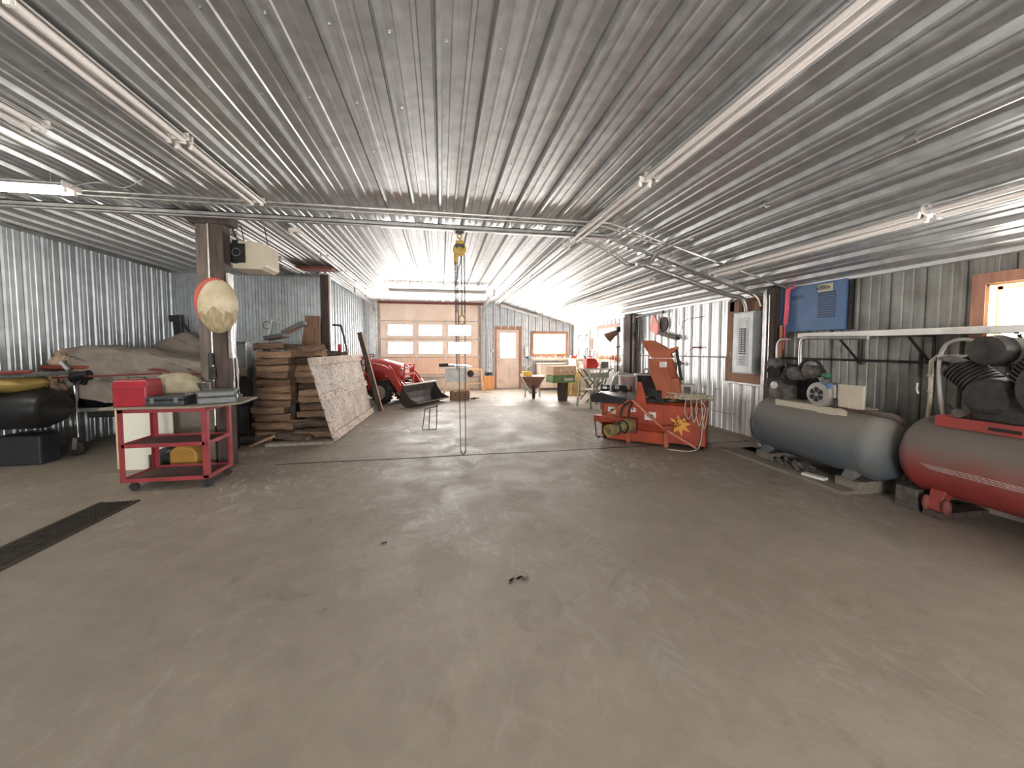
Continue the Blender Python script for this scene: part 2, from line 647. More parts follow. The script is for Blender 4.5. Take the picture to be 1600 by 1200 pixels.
def textmesh(name, s, size, m, loc, rot, parent=None, ext=.001, sx=1.0):
    cu = bpy.data.curves.new(name, 'FONT')
    cu.body = s
    cu.size = size
    cu.extrude = ext
    cu.align_x = 'CENTER'
    cu.align_y = 'CENTER'
    o = bpy.data.objects.new(name, cu)
    COL.objects.link(o)
    dg = bpy.context.evaluated_depsgraph_get()
    me = bpy.data.meshes.new_from_object(o.evaluated_get(dg))
    bpy.data.objects.remove(o)
    me.materials.clear()
    me.materials.append(MATS[m])
    o = bpy.data.objects.new(name, me)
    COL.objects.link(o)
    o.location = loc
    o.rotation_euler = rot
    o.scale = (sx, 1, 1)
    if parent:
        o.parent = parent
    return o


# ------------------------------------------------------------------ the building
YF = 13.17      # far wall
XR = 4.66       # right wall
XL = -5.33      # left wall of the bay
YB = 8.87       # rear wall of the left bay
XB = -2.47      # left wall of the far section
YN = -3.4       # wall behind the photographer
ZC = 2.97       # flat ceiling
XFOLD = 2.02
SL = (2.97 - 2.23) / (XR - XFOLD)


def zc(x):
    return ZC if x < XFOLD else ZC - (x - XFOLD) * SL


def struct(o):
    o['kind'] = 'structure'
    return o


def offs(u, period=.25, d=.024):
    """height of the corrugated profile at corner points over one sheet"""
    return


def ribs(u0, u1, period=.25, d=.024, phase=0.0, mj=.030, mn=True):
    pts = []
    k = math.floor((u0 - phase) / period) - 1
    while k * period + phase < u1:
        b = k * period + phase
        pts += [(b - .014, 0), (b - .013, -.018), (b - .003, -.018), (b, 0), (b + .010, d), (b + .010 + mj, d), (b + .020 + mj, 0)]
        if mn:
            for q in (.36, .66):
                c = b + q * period
                pts += [(c - .017, 0), (c - .010, .010), (c + .010, .010), (c + .017, 0)]
        k += 1
    out = []
    for i, (a, h) in enumerate(pts):
        if u0 <= a <= u1:
            out.append((a, h))

    def at(u):
        for (a, h), (b, g) in zip(pts, pts[1:]):
            if a <= u <= b:
                return h + (g - h) * (u - a) / (b - a) if b > a else h
        return 0
    out = [(u0, at(u0))] + out + [(u1, at(u1))]
    return out, at


def ribwall(name, origin, udir, normal, length, ztop, m, holes=(), z0=0.0, period=.25, d=.022, phase=0.0, mj=.03):
    """vertical corrugated sheet; holes = (u0,u1,z0,z1)"""
    pts, at = ribs(0, length, period, d, phase, mj)
    us = {round(u, 5): h for u, h in pts}
    for h in holes:
        for u in h[:2]:
            us.setdefault(round(u, 5), at(u))
    us = sorted(us.items())
    O, U, N = Vector(origin), Vector(udir), Vector(normal)
    mb = MB()
    for (a, ha), (b, hb) in zip(us, us[1:]):
        mid = (a + b) / 2
        cuts = sorted((h[2], h[3]) for h in holes if h[0] < mid < h[1])
        z = z0
        spans = []
        for c0, c1 in cuts:
            if c0 > z:
                spans.append((z, c0, False))
            z = max(z, c1)
        spans.append((z, None, True))
        for s0, s1, top in spans:
            za = ztop(a) if top else s1
            zb = ztop(b) if top else s1
            if za <= s0 + 1e-4 and zb <= s0 + 1e-4:
                continue
            pa, pb = O + U * a + N * ha, O + U * b + N * hb
            mb.add([(pa.x, pa.y, s0), (pb.x, pb.y, s0), (pb.x, pb.y, zb), (pa.x, pa.y, za)], [(0, 1, 2, 3)])
    o = mb.build(name, m)
    return struct(o)


# floor (one slab with grooved joints)
fl = MB()
for y0, y1 in ((YN - .2, 5.04), (5.055, 9.15), (9.16, YF + .3)):
    fl.bb(XL - .3, XR + .3, y0, y1, -.12, 0)
fl.bb(XL - .3, XR + .3, YN, YF, -.13, -.012)
struct(fl.build('floor', 'concrete_floor'))
struct(MB().bb(XR - .03, XR + .1, YN, YF, 0, .06).build('trim_1', 'concrete_floor'))
gj = MB()
pts = []
for i in range(60):
    x = -2.0 + i * 6.6 / 59
    pts.append((x, 5.047 + math.sin(x * 3) * .012, -.001))
gj.tube(pts, .007, 5)
struct(gj.build('trim_2', 'grate'))

# ceiling: flat sheets, then the slope down to the eave, in two overlapping courses
cl = MB()
for ci, (y0, y1, ph, dz) in enumerate(((YN, 5.12, 0.0, 0.0), (5.05, YF, .09, .007))):
    seg, _ = ribs(XL, XR + .15, .276, .034, ph - .02, .022)
    xs = sorted(set([round(a, 5) for a, _h in seg] + [XFOLD]))
    hh = {round(a, 5): h for a, h in seg}
    for a, b in zip(xs, xs[1:]):
        ha, hb = hh.get(a, 0), hh.get(b, 0)
        pa = (a, zc(a) - ha + dz)
        pb = (b, zc(b) - hb + dz)
        cl.cur = ci
        cl.add([(pa[0], y0, pa[1]), (pb[0], y0, pb[1]), (pb[0], y1, pb[1]), (pa[0], y1, pa[1])], [(0, 1, 2, 3)])
ceil = struct(cl.build('ceiling', ['galv', 'galv_pale']))
cs = MB()
y = -1.0
while y < 13:
    x = -19 * .276 + .04
    while x < XR - .1:
        if y > 0.3:
            z = zc(x)
            cs.box((x, y + random.uniform(-.01, .01), z - .003), (.010, .010, .008))
        x += .276
    y += .61
struct(cs.build('trim_3', 'steel'))

# walls
E_garage = (-2.07, 1.34, 0, 2.92)
struct_far = ribwall('wall_far', (XB - .05, YF, 0), (1, 0, 0), (0, -1, 0), XR - XB + .1, lambda u: zc(XB - .05 + u) + .02, 'galv_wall',
                     holes=[(E_garage[0] - XB + .05, E_garage[1] - XB + .05, -1, 2.90), (1.84 - XB + .05, 2.73 - XB + .05, -1, 2.08), (3.16 - XB + .05, 4.36 - XB + .05, 1.2, 1.92)], phase=.02, d=.034)
ribwall('wall_left', (XL, YN, 0), (0, 1, 0), (1, 0, 0), YB - YN, lambda u: ZC + .02, 'galv_wall', phase=.0)
ribwall('wall_left_rear', (XL, YB, 0), (1, 0, 0), (0, -1, 0), XB - XL, lambda u: ZC + .02, 'galv_wall', phase=.05, d=.02)
ribwall('wall_left_far', (XB, YB, 0), (0, 1, 0), (1, 0, 0), YF - YB, lambda u: ZC + .02, 'galv_wall', phase=.05, d=.032)
WN = (.30, 2.55, 1.44, 1.97)  # near window, lengthened out of view to light the middle floor
WF = (9.66, 10.88, 1.2, 1.98)
ribwall('wall_right', (XR, 4.7, 0), (0, 1, 0), (-1, 0, 0), YF - 4.7, lambda u: 2.26, 'galv_lit', holes=[(WF[0] - 4.7, WF[1] - 4.7, WF[2], WF[3])], z0=.06, period=.25, phase=.1, d=.034)
ribwall('wall_right_near', (XR, YN, 0), (0, 1, 0), (-1, 0, 0), 4.7 - YN, lambda u: 2.26, 'galv_dim', holes=[(WN[0] - YN, WN[1] - YN, WN[2], WN[3])], z0=.06, period=.30, phase=.1, mj=.022)
# rear wall behind the photographer, with an unseen opening resized to set the near light
bk = MB()
bk.bb(XL, -1.5, YN - .1, YN, 0, ZC)
bk.bb(.3, XR, YN - .1, YN, 0, ZC)
bk.bb(-1.5, .3, YN - .1, YN, 1.65, ZC)
bk.bb(-1.5, .3, YN - .1, YN, 0, .65)
struct(bk.build('wall_rear', 'galv_dim'))
# unseen outer skins added to keep daylight out above the sheets
sk = MB()
sk.bb(XL - .3, XR + .5, YN - .2, YF + .15, ZC + .06, ZC + .12)
sk.bb(XR + .12, XR + .3, YN, WN[0] - .05, 0, ZC)
sk.bb(XR + .12, XR + .3, WN[1] + .05, WF[0] - .05, 0, ZC)
sk.bb(XR + .12, XR + .3, WF[1] + .05, YF, 0, ZC)
struct(sk.build('light_seal', 'dark_metal'))
# eave and corner trims
t = MB()
t.bb(XR - .06, XR + .02, YN, YF, 2.205, 2.25)
struct(t.build('trim_5', 'galv_lit'))
t = MB()
t.bb(XL, XL + .04, YN, YB, ZC - .05, ZC - .01)
t.bb(XL, XB, YB - .04, YB, ZC - .05, ZC - .01)
struct(t.build('trim_6', 'galv_dim'))


# garage door
def garage_door():
    g = struct(MB().bb(-2.05, 1.33, YF + .03, YF + .05, 0, 2.86).build('door_1', 'door_panel'))
    return g


rows = [(0.0, .53, 'door_low'), (.53, 1.11, 'door_plank'), (1.11, 1.71, 'door_panel'), (1.71, 2.31, 'door_panel'), (2.31, 2.92, 'door_panel')]
d1 = bpy.data.objects.new('door_1', None)
COL.objects.link(d1)
d1['kind'] = 'structure'
XW = [(-1.72, -.95), (-.73, 0.02), (.24, .98)]
for i, (z0, z1, m) in enumerate(rows):
    mb = MB()
    if i in (2, 3):
        wz0, wz1 = (1.24, 1.61) if i == 2 else (1.84, 2.18)
        xs = [-2.05]
        for a, b in XW:
            xs += [a, b]
        xs.append(1.33)
        for k in range(0, len(xs) - 1):
            if k % 2 == 0:
                mb.bb(xs[k], xs[k + 1], YF, YF + .05, z0, z1)
            else:
                mb.bb(xs[k], xs[k + 1], YF, YF + .05, z0, wz0)
                mb.bb(xs[k], xs[k + 1], YF, YF + .05, wz1, z1)
    else:
        mb.bb(-2.05, 1.33, YF, YF + .05, z0, z1)
        if m == 'door_low':
            mb.bb(-2.05, 1.33, YF - .008, YF, z0 + .0, z0 + .06)
    p = mb.build('door_section', m, d1, bev=.006)
    if i in (2, 3):
        for a, b in XW:
            fr = MB()
            for (xa, xb, za, zb) in ((a - .035, a, wz0 - .035, wz1 + .035), (b, b + .035, wz0 - .035, wz1 + .035), (a, b, wz0 - .035, wz0), (a, b, wz1, wz1 + .035)):
                fr.bb(xa, xb, YF - .018, YF + .0, za, zb)
            fr.build('window_frame', 'door_panel', p, bev=.004)
            MB().bb(a - .01, b + .01, YF + .02, YF + .026, wz0 - .01, wz1 + .01).build('window_pane', 'glass', p)
for z in (.53, 1.11, 1.71, 2.31):
    hr = MB()
    for x in (-1.98, -.84, .13, 1.26):
        hr.bb(x - .03, x + .03, YF - .02, YF, z - .06, z + .06)
        hr.cyl((x, YF - .025, z - .03), (x, YF - .025, z + .03), .011, n=8)
    hr.build('hinge', 'steel', d1)
    MB().bb(-2.05, 1.33, YF - .010, YF + .002, z - .011, z + .011).build('section_joint', 'door_rail', d1)
for x in (-2.0, 1.29):
    MB().bb(x - .04, x + .04, YF - .018, YF, .0, 2.86).build('end_stile', 'door_rail', d1)
st = MB()
st.bb(-2.05, 1.33, YF - .03, YF, .40, .45)
st.build('strut', 'door_rail', d1)
# tracks of the garage door
tr = MB()
for x in (-2.13, 1.40):
    tr.bb(x - .035, x + .035, YF - .10, YF - .03, 0.0, 2.50)
    pts = [(x, YF - .06, 2.45), (x, YF - .10, 2.62), (x, YF - .25, 2.74), (x, YF - .5, 2.79), (x, YF - 2.9, 2.86)]
    for a, b in zip(pts, pts[1:]):
        tr.bar(a, b, .03, .075)
    tr.bb(x - .02, x + .02, YF - 2.9, YF - 2.86, 2.8, ZC)
    tr.bb(x - .02, x + .02, YF - 1.5, YF - 1.46, 2.8, ZC)
tr.build('door_track', 'steel', d1)
jm = MB()
jm.bb(-2.30, -2.04, YF - .04, YF + .02, 0, 2.95)
jm.bb(1.32, 1.40, YF - .03, YF + .02, 0, 2.93)
struct(jm.build('trim_7', 'steel'))
struct(MB().bb(-2.2, 1.42, YF - .035, YF + .02, 2.87, 2.945).build('trim_8', 'rust_red'))

# entry door
d2 = bpy.data.objects.new('door_2', None)
COL.objects.link(d2)
d2['kind'] = 'structure'
mb = MB()
x0, x1 = 1.855, 2.70
a, b, z0, z1 = 2.0, 2.53, 1.08, 1.93
mb.bb(x0, a, YF, YF + .045, .0, 2.075)
mb.bb(b, x1, YF, YF + .045, .0, 2.075)
mb.bb(a, b, YF, YF + .045, .0, z0)
mb.bb(a, b, YF, YF + .045, z1, 2.075)
lf = mb.build('door_leaf', 'entry_paint', d2, bev=.004)
mb = MB()
for (xa, xb, za, zb) in ((a - .03, a, z0 - .03, z1 + .03), (b, b + .03, z0 - .03, z1 + .03), (a, b, z0 - .03, z0), (a, b, z1, z1 + .03), (a, b, 1.50, 1.525)):
    mb.bb(xa, xb, YF - .012, YF + .01, za, zb)
mb.build('window_frame', 'entry_paint', lf, bev=.003)
MB().bb(a, b, YF + .02, YF + .026, z0, z1).build('window_pane', 'glass', lf)
for (xa, xb) in ((1.96, 2.23), (2.30, 2.57)):
    mb = MB()
    mb.bb(xa, xb, YF - .008, YF + .002, .25, .95)
    mb.build('raised_panel', 'entry_paint', lf, bev=.006)
k = MB()
k.cyl((1.95, YF - .0, .98), (1.95, YF - .05, .98), .012)
k.ell((1.95, YF - .06, .98), (.028, .022, .028))
k.cyl((1.95, YF - .0, 1.10), (1.95, YF - .015, 1.10), .025)
k.build('door_knob', 'steel', d2, smooth=True)
mb = MB()
mb.bb(1.76, 1.87, YF - .03, YF + .02, 0, 2.16)
mb.bb(2.67, 2.80, YF - .03, YF + .02, 0, 2.16)
mb.bb(1.87, 2.67, YF - .03, YF + .02, 2.05, 2.16)
mb.build('door_casing', 'trim_wood', d2, bev=.004)
MB().bb(1.88, 2.66, YF - .02, YF + .05, 0, .03).build('threshold', 'steel', d2)


def window(name, axis, u0, u1, z0, z1, face, out, trim=.09, mull=True, frame='jamb_pine', deep=.10, tm='trim_wood'):
    """face: room-side plane coordinate; out: +1 direction to outdoors along the normal axis"""
    w_ = bpy.data.objects.new(name, None)
    COL.objects.link(w_)
    w_['kind'] = 'structure'

    def B(mb, ua, ub, na, nb, za, zb):
        if axis == 'x':
            mb.bb(ua, ub, face + out * na, face + out * nb, za, zb)
        else:
            mb.bb(face + out * na, face + out * nb, ua, ub, za, zb)
    mb = MB()
    for q in ((u0 - trim, u0, z0 - trim, z1 + trim), (u1, u1 + trim, z0 - trim, z1 + trim), (u0, u1, z0 - trim, z0), (u0, u1, z1, z1 + trim)):
        B(mb, q[0], q[1], -.045, .0, q[2], q[3])
    mb.build('window_casing', tm, w_, bev=.004)
    mb = MB()
    for q in ((u0, u0 + .02, z0, z1), (u1 - .02, u1, z0, z1), (u0, u1, z0, z0 + .02), (u0, u1, z1 - .02, z1)):
        B(mb, q[0], q[1], -.03, deep, q[2], q[3])
    mb.build('window_jamb', frame, w_, bev=.002)
    mb = MB()
    e = .035
    for q in ((u0 + .02, u0 + .02 + e, z0 + .02, z1 - .02), (u1 - .02 - e, u1 - .02, z0 + .02, z1 - .02), (u0 + .02, u1 - .02, z0 + .02, z0 + .02 + e), (u0 + .02, u1 - .02, z1 - .02 - e, z1 - .02)):
        B(mb, q[0], q[1], deep - .04, deep, q[2], q[3])
    if mull:
        um = (u0 + u1) / 2
        B(mb, um - .02, um + .02, deep - .045, deep, z0 + .02, z1 - .02)
    mb.build('window_sash', 'vinyl_white', w_, bev=.003)
    mb = MB()
    B(mb, u0 + .04, u1 - .04, deep - .02, deep - .014, z0 + .04, z1 - .04)
    mb.build('window_pane', 'glass', w_)
    return w_


window('window_1', 'x', 3.16, 4.36, 1.20, 1.92, YF, 1, trim=.08)
window('window_2', 'y', WF[0], WF[1], WF[2], WF[3], XR, 1, trim=.10, frame='jamb_pine', tm='trim_wood')
window('window_3', 'y', WN[0], WN[1], WN[2], WN[3], XR, 1, trim=.09, frame='jamb_pine', tm='trim_wood')
# ================================================================== overhead
# fluorescent strip: channel with reflector wings and two tubes, lying along local y
def strip_light(label, L=2.36, lit=False, group=None, wd=.16):
    t = thing('strip_light', label, 'light fixture', group=group)
    mb = MB()
    mb.prism([(-wd / 2, -.045), (-.03, -.01), (-.03, 0), (.03, 0), (.03, -.01), (wd / 2, -.045), (wd / 2 - .004, -.05), (.026, -.018), (-.026, -.018), (-wd / 2 + .004, -.05)], 'y', -L / 2, L / 2)
    mb.build('housing', 'reflector', t)
    mb = MB()
    for sx in (-1, 1):
        for y in (-L / 2 + .02, L / 2 - .02):
            mb.bb(sx * .045 - .014, sx * .045 + .014, y - .012, y + .012, -.085, -.03)
    mb.build_each('lamp_holder', 'vinyl_white', t, bev=.003)
    for sx in (-1, 1):
        mb = MB()
        mb.cyl((sx * .045, -L / 2 + .03, -.062), (sx * .045, L / 2 - .03, -.062), .019, n=12)
        mb.build('tube', 'tube_lit' if lit else 'tube_glass', t, smooth=True)
    mb = MB()
    for y in (-L / 2, L / 2):
        mb.bb(-wd / 2 + .01, wd / 2 - .01, y - .006, y + .006, -.05, 0)
    mb.build_each('end_plate', 'lamp_white', t, bev=.002)
    return t


ROWL, ROWR = -1.82, 1.80
GL = 'strip lights in the overhead rows'
seed = strip_light('unlit two-tube strip light, nearest one left of the middle, overhead', 1.15, group=GL)
place(seed, (ROWL, 1.40, ZC - .03))
nm = ['overhead left row, first strip light this side of the dark post',
      'overhead left row, strip light ending just before the cross beam',
      'unlit strip light of the left row, just beyond the cross beam',
      'unlit strip light of the left row, second beyond the cross beam',
      'unlit strip light of the left row, third beyond the cross beam',
      'unlit strip light of the left row, beside the left door track']
for y, l in zip((2.60, 3.80, 5.95, 7.17, 8.39, 9.61), nm):
    c = copy_tree(seed, label=l)
    place(c, (ROWL, y, ZC - .03))
long = strip_light('long unlit strip light of the right ceiling row, nearest the camera', 2.36, group=GL, wd=.14)
place(long, (ROWR, 1.96, ZC - .03))
for y, l in ((4.34 - .18, 'right-row strip light just this side of the cross beam, above the centre floor'),
             (6.6, 'right-row strip light just beyond the cross beam and conduits'),
             (8.98, 'right-row strip light over the middle of the far bay'),
             (11.36, 'right-row strip light ending at the far wall above the entry door')):
    if y < 4.5:
        c = copy_tree(long, label=l)
        for ch in c.children:
            ch.scale = (1, .80, 1)
        place(c, (ROWR, 4.17, ZC - .03))
    else:
        c = copy_tree(long, label=l)
        place(c, (ROWR, y, ZC - .03))
# slope rows
AS = math.atan(SL)


def on_slope(x, dz=.03):
    return zc(x) - dz


c = copy_tree(long, label='long pale strip light on the right slope, above the compressor shelf')
place(c, (3.66, 3.55, on_slope(3.66)), (0, AS, 0))
c = copy_tree(long, label='strip light on the right slope at the top right picture edge')
place(c, (3.66, 1.15, on_slope(3.66)), (0, AS, 0))
for y, l in ((6.9, 'strip light on the right slope over the orange snow blower'),
             (9.28, 'strip light on the right slope over the far workbench')):
    c = copy_tree(long, label=l)
    place(c, (3.35, y, on_slope(3.35)), (0, AS, 0))
# second left row
for y, l in ((2.60, 'short strip light at the left picture edge, above the lit lamp'),
             (6.2, 'strip light beyond the cream unit heater in the left bay'),
             (7.6, 'strip light near the rear wall of the left bay')):
    c = copy_tree(seed, label=l)
    place(c, (-2.64 if y < 5 else -2.66, y, ZC - .03))
# the lit one, hung crosswise
lt = strip_light('lit fluorescent strip light hanging crosswise at the far left', 1.9, lit=True, wd=.20)
place(lt, (-4.10, 4.05, ZC - .13), (0, 0, R(90)))
for x in (-.8, .8):
    MB().tube([(0, x, 0), (0, x, .10)], .003, 5).build('hanger', 'conduit', lt)
MB().tube([(0, -.95, -.02), (0, -1.15, .03), (0, -1.35, .0), (0, -1.5, .09)], .006, 6, sub=4).build('cord', 'conduit', lt)
# cross strip near the garage door
cr = strip_light('unlit strip light hung crosswise in front of the garage door', 2.36, wd=.18)
place(cr, (-.06, 9.8, ZC - .10), (0, 0, R(90)))
for x in (-1.0, 1.0):
    MB().tube([(0, x, 0), (0, x, .08)], .004, 5).build('hanger', 'steel', cr)
# gable strip
gs = strip_light('strip light slanting along the ceiling slope on the far wall', 1.38, wd=.14)
gx = 2.66
place(gs, (gx, YF - .14, on_slope(gx, .06)), (0, AS, 0))
for ch in gs.children:
    pass
gs.rotation_euler = (0, 0, 0)
gs.matrix_world = Matrix.Translation((gx, YF - .14, on_slope(gx, .05))) @ Matrix.Rotation(AS, 4, 'Y') @ Matrix.Rotation(R(90), 4, 'Z')

# cross beam: two rails with hooked spacers
bm_ = thing('steel_beam', 'long grey steel cross beam under the ceiling carrying the hoist', 'beam', (0, 4.93, ZC))
mb = MB()
mb.bb(XL + .05, 2.35, -.05, .05, -.085, -.075)
mb.bb(XL + .05, 2.35, -.004, .004, -.075, -.035)
mb.bb(XL + .05, 2.35, -.05, .05, -.040, -.030)
mb.bb(XL + .05, 2.35, -.05, -.042, -.10, -.03)
mb.build('rail', 'conduit', bm_)
mb = MB()
for x in (-4.4, -3.3, -1.2, -.25, .95, 1.8):
    mb.bb(x - .05, x + .05, -.07, .07, -.03, 0)
mb.build_each('bracket', 'conduit', bm_)
for x, l in ((0, 0),):
    mb = MB()
    mb.bar((2.30, 0, -.07), (XR - .08, 0, zc(XR - .08) - ZC - .06), .09, .06)
    mb.build('slope_rail', 'conduit', bm_)
# conduits across ceiling
co = MB()
co.tube([(XL + .1, 4.42, ZC - .05), (2.0, 4.42, ZC - .05), (2.2, 4.42, zc(2.2) - .05), (XR - .1, 4.42, zc(XR - .1) - .05)], .016, 8)
tag(co.build('conduit', 'conduit', smooth=True), 'thin grey conduit running across the ceiling, nearest the camera', 'conduit')
co = MB()
co.tube([(XL + .1, 4.55, ZC - .05), (2.0, 4.55, ZC - .05), (2.75, 4.50, zc(2.75) - .06)], .013, 8)
tag(co.build('conduit', 'conduit', smooth=True), 'thin grey conduit across the ceiling, between near conduit and beam', 'conduit')
# heavy conduit that drops to the panel
co = thing('conduit', 'thick grey conduit curving down into the electrical panel', 'conduit', (0, 0, 0))
mb = MB()
x0 = 2.72
mb.tube([(2.80, 4.80, zc(2.80) - .16), (2.72, 5.02, zc(2.72) - .17), (2.82, 5.10, zc(2.82) - .14), (3.3, 5.16, zc(3.3) - .12), (3.9, 5.18, zc(3.9) - .12), (4.3, 5.17, zc(4.3) - .12), (4.48, 5.14, 2.17), (4.54, 5.12, 2.05), (4.545, 5.11, 1.94)], .035, 12, sub=6)
mb.build('pipe', 'conduit', co, smooth=True)
mb = MB()
mb.cyl((2.765, 4.90, zc(2.8) - .165), (2.74, 4.96, zc(2.72) - .17), .045, n=12)
mb.cyl((3.30, 5.16, zc(3.3) - .12), (3.36, 5.162, zc(3.36) - .12), .042, n=12)
mb.build('coupling', 'steel', co, smooth=True)
co = thing('conduit', 'grey conduit with couplings running lengthwise up the right ceiling slope', 'conduit', (0, 0, 0))
mb = MB()
xx = 2.80
mb.tube([(2.80, 4.82, zc(2.80) - .16), (2.80, 4.66, zc(2.80) - .08), (2.82, 4.50, zc(2.82) - .055), (2.83, 4.2, zc(2.83) - .05), (2.86, .6, zc(2.86) - .05)], .026, 10)
mb.build('pipe', 'conduit', co, smooth=True)
mb = MB()
for y in (4.05, 3.0, 1.9):
    mb.cyl((2.84, y, zc(2.84) - .05), (2.84, y + .06, zc(2.84) - .05), .035, n=12)
mb.build('coupling', 'steel', co, smooth=True)
for k, (dy, l) in enumerate(((.16, 'sagging grey conduit looping beneath the cross beam on the right'), (.24, 'second sagging grey cable looping beneath the cross beam'))):
    mb = MB()
    mb.tube([(1.75, 4.93 + dy, ZC - .06), (2.1, 4.95 + dy, ZC - .09), (2.4, 4.98 + dy, ZC - .20 - .02 * k), (2.65, 5.0 + dy, zc(2.7) - .16), (2.85, 4.98 + dy, zc(2.85) - .10), (3.1, 4.97 + dy, zc(3.1) - .06)], .012, 8, sub=5)
    tag(mb.build('cable', 'conduit', smooth=True), l, 'cable')
mb = MB()
mb.tube([(3.0, 5.06, zc(3.0) - .05), (3.6, 5.03, zc(3.6) - .05), (4.3, 4.98, zc(4.3) - .05), (4.5, 4.9, zc(4.5) - .10), (4.56, 4.86, 2.02)], .016, 8, sub=4)
tag(mb.build('conduit', 'conduit', smooth=True), 'thin grey conduit on the slope ending at the panel corner post', 'conduit')

# hoist
h = thing('chain_hoist', 'yellow chain hoist with long hanging chains under the cross beam', 'hoist', (.235, 4.93, ZC - .085))
mb = MB()
mb.bb(-.07, .07, -.065, .065, -.012, .0)
mb.bb(-.05, .05, -.03, .03, -.045, -.01)
mb.cyl((-.04, -.045, .01), (-.04, -.03, .01), .028, n=12)
mb.cyl((.04, -.045, .01), (.04, -.03, .01), .028, n=12)
mb.build('trolley', 'dark_metal', h)
mb = MB()
mb.torus((0, 0, -.07), (0, 1, .0), .026, .009, 20, 8)
mb.tube([(0, 0, -.085), (0, 0, -.11), (.028, 0, -.125), (.022, 0, -.15), (-.01, 0, -.155)], .010, 8, sub=4)
mb.build('top_hook', 'hoist_yellow', h, smooth=True)
mb = MB()
mb.prof((0, -.045, -.235), (0, .045, -.235), [(0, .055), (.08, .083), (.92, .083), (1, .06)], 20)
mb.bb(-.05, .05, -.04, .04, -.17, -.13)
bd = mb.build('body', 'hoist_yellow', h, smooth=True, bev=.004)
mb = MB()
mb.bb(-.055, .055, -.052, -.044, -.225, -.175)
mb.build('name_plate', 'dark_metal', bd)
mb = MB()
mb.prof((0, -.062, -.26), (0, -.04, -.26), [(0, .03), (.4, .05), (1, .05)], 16)
mb.build('cover', 'hoist_yellow', bd, smooth=True)
MB().bb(-.075, -.03, -.03, .03, -.40, -.30).build('chain_guide', 'hoist_yellow', h, bev=.004)


def chain(mb, x, y, z0, z1, lk=.034, r=.0042, w_=.010, x1=None, y1=None):
    n = int((z0 - z1) / (lk * .78))
    for i in range(n):
        t = i / max(1, n - 1)
        z = z0 + (z1 - z0) * t
        cx = x + ((x1 - x) * t if x1 is not None else 0)
        cy = y
        pts = []
        for k in range(8):
            a = 2 * PI * k / 8
            ux = math.cos(a) * w_
            uz = math.sin(a) * lk / 2
            if i % 2:
                pts.append((cx + ux * .8, cy + ux * .6, z + uz))
            else:
                pts.append((cx - ux * .6, cy + ux * .8, z + uz))
        # link as a closed 4-sided ring
        rs = []
        P = [Vector(p) for p in pts]
        for k in range(8):
            d = (P[(k + 1) % 8] - P[k - 1]).normalized()
            u = d.cross(Vector((.6, .8, 0)) if not i % 2 else Vector((.8, -.6, 0)))
            if u.length < .01:
                u = Vector((1, 0, 0))
            u.normalize()
            v = d.cross(u)
            rs.append([P[k] + u * r, P[k] + v * r, P[k] - u * r, P[k] - v * r])
        o = len(mb.v)
        mb.v += [tuple(p) for q in rs for p in q]
        for k in range(8):
            for j in range(4):
                a_, b_ = k * 4 + j, k * 4 + (j + 1) % 4
                c_, d_ = ((k + 1) % 8) * 4 + (j + 1) % 4, ((k + 1) % 8) * 4 + j
                mb.f.append([o + a_, o + b_, o + c_, o + d_])
                mb.mi.append(0)


for (x, y, z1, x1) in ((-.062, 0, -1.72, -.045), (-.045, .02, -1.0, -.045), (-.028, -.01, -1.25, -.022), (.022, 0, -.98, .022), (.058, .01, -1.0, .062)):
    mb = MB()
    chain(mb, x, y, -.31, z1, x1=x1)
    mb.build('chain', 'dark_metal', h)
mb = MB()
chain(mb, -.022, 0, -1.25, -2.78, .030, .0032, .008, x1=-.005)
chain(mb, .062, .01, -1.0, -2.78, .030, .0032, .008, x1=.060)
mb.tube([(-.005, 0, -2.78), (.012, 0, -2.83), (.03, 0, -2.84), (.05, 0, -2.82), (.060, .0, -2.78)], .008, 6)
mb.build('pull_chain', 'dark_metal', h)
mb = MB()
mb.cyl((.022, 0, -.98), (.022, 0, -1.04), .014)
mb.tube([(.022, 0, -1.04), (.062, 0, -1.09), (.062, 0, -1.13), (.022, 0, -1.18), (-.012, 0, -1.13), (-.012, 0, -1.09), (.015, 0, -1.05)], .009, 8)
mb.build('load_hook', 'pto_yellow', h, smooth=True)

# ================================================================== dark post with conduit, heater and plaque
p = thing('wooden_post', 'dark weathered wooden post standing beside the red cart', 'post', (-2.62, 5.14, 0))
MB().bb(-.155, -.035, -.07, .07, 0, ZC - .12).build('plank', 'post_grey', p, bev=.004)
MB().bb(-.005, .135, -.08, .08, 0, ZC - .12).build('plank', 'post_wood', p, bev=.004)
MB().tube([(-.02, -.075, .5), (-.02, -.075, 1.5), (-.02, -.075, ZC - .12)], .011, 8).build('conduit', 'conduit', p, smooth=True)
mb = MB()
mb.cyl((-.02, -.11, 1.22), (-.02, -.11, 1.36), .035, .028)
mb.bb(-.05, .02, -.12, -.07, 1.05, 1.2)
mb.build('junction_box', 'dark_metal', p, bev=.004)
mb = MB()
for k in range(4):
    x = .16 + .022 * k
    mb.tube([(x, -.03, 1.85), (x + random.uniform(-.02, .02), -.05, 1.5), (x + random.uniform(-.02, .02), -.03, 1.15), (x, -.04, .86)], .006, 6, sub=3)
mb.build('cable', 'conduit', p)
MB().bb(.14, .165, -.06, .06, 1.3, 2.3).build('side_strip', 'steel', p)
mb = MB()
mb.prism([(-.2, ZC - .12), (.22, ZC - .12), (.22, ZC - .02), (-.3, ZC - .02)], 'y', -.09, .09)
mb.build('cap_bracket', 'post_wood', p)

# plain faded plaque in place of the face decoration
pq = thing('wall_plaque', 'oval faded cream and red plaque hanging on the dark post', 'decoration', (-2.53, 4.99, 1.90))
rs = []
N = 40


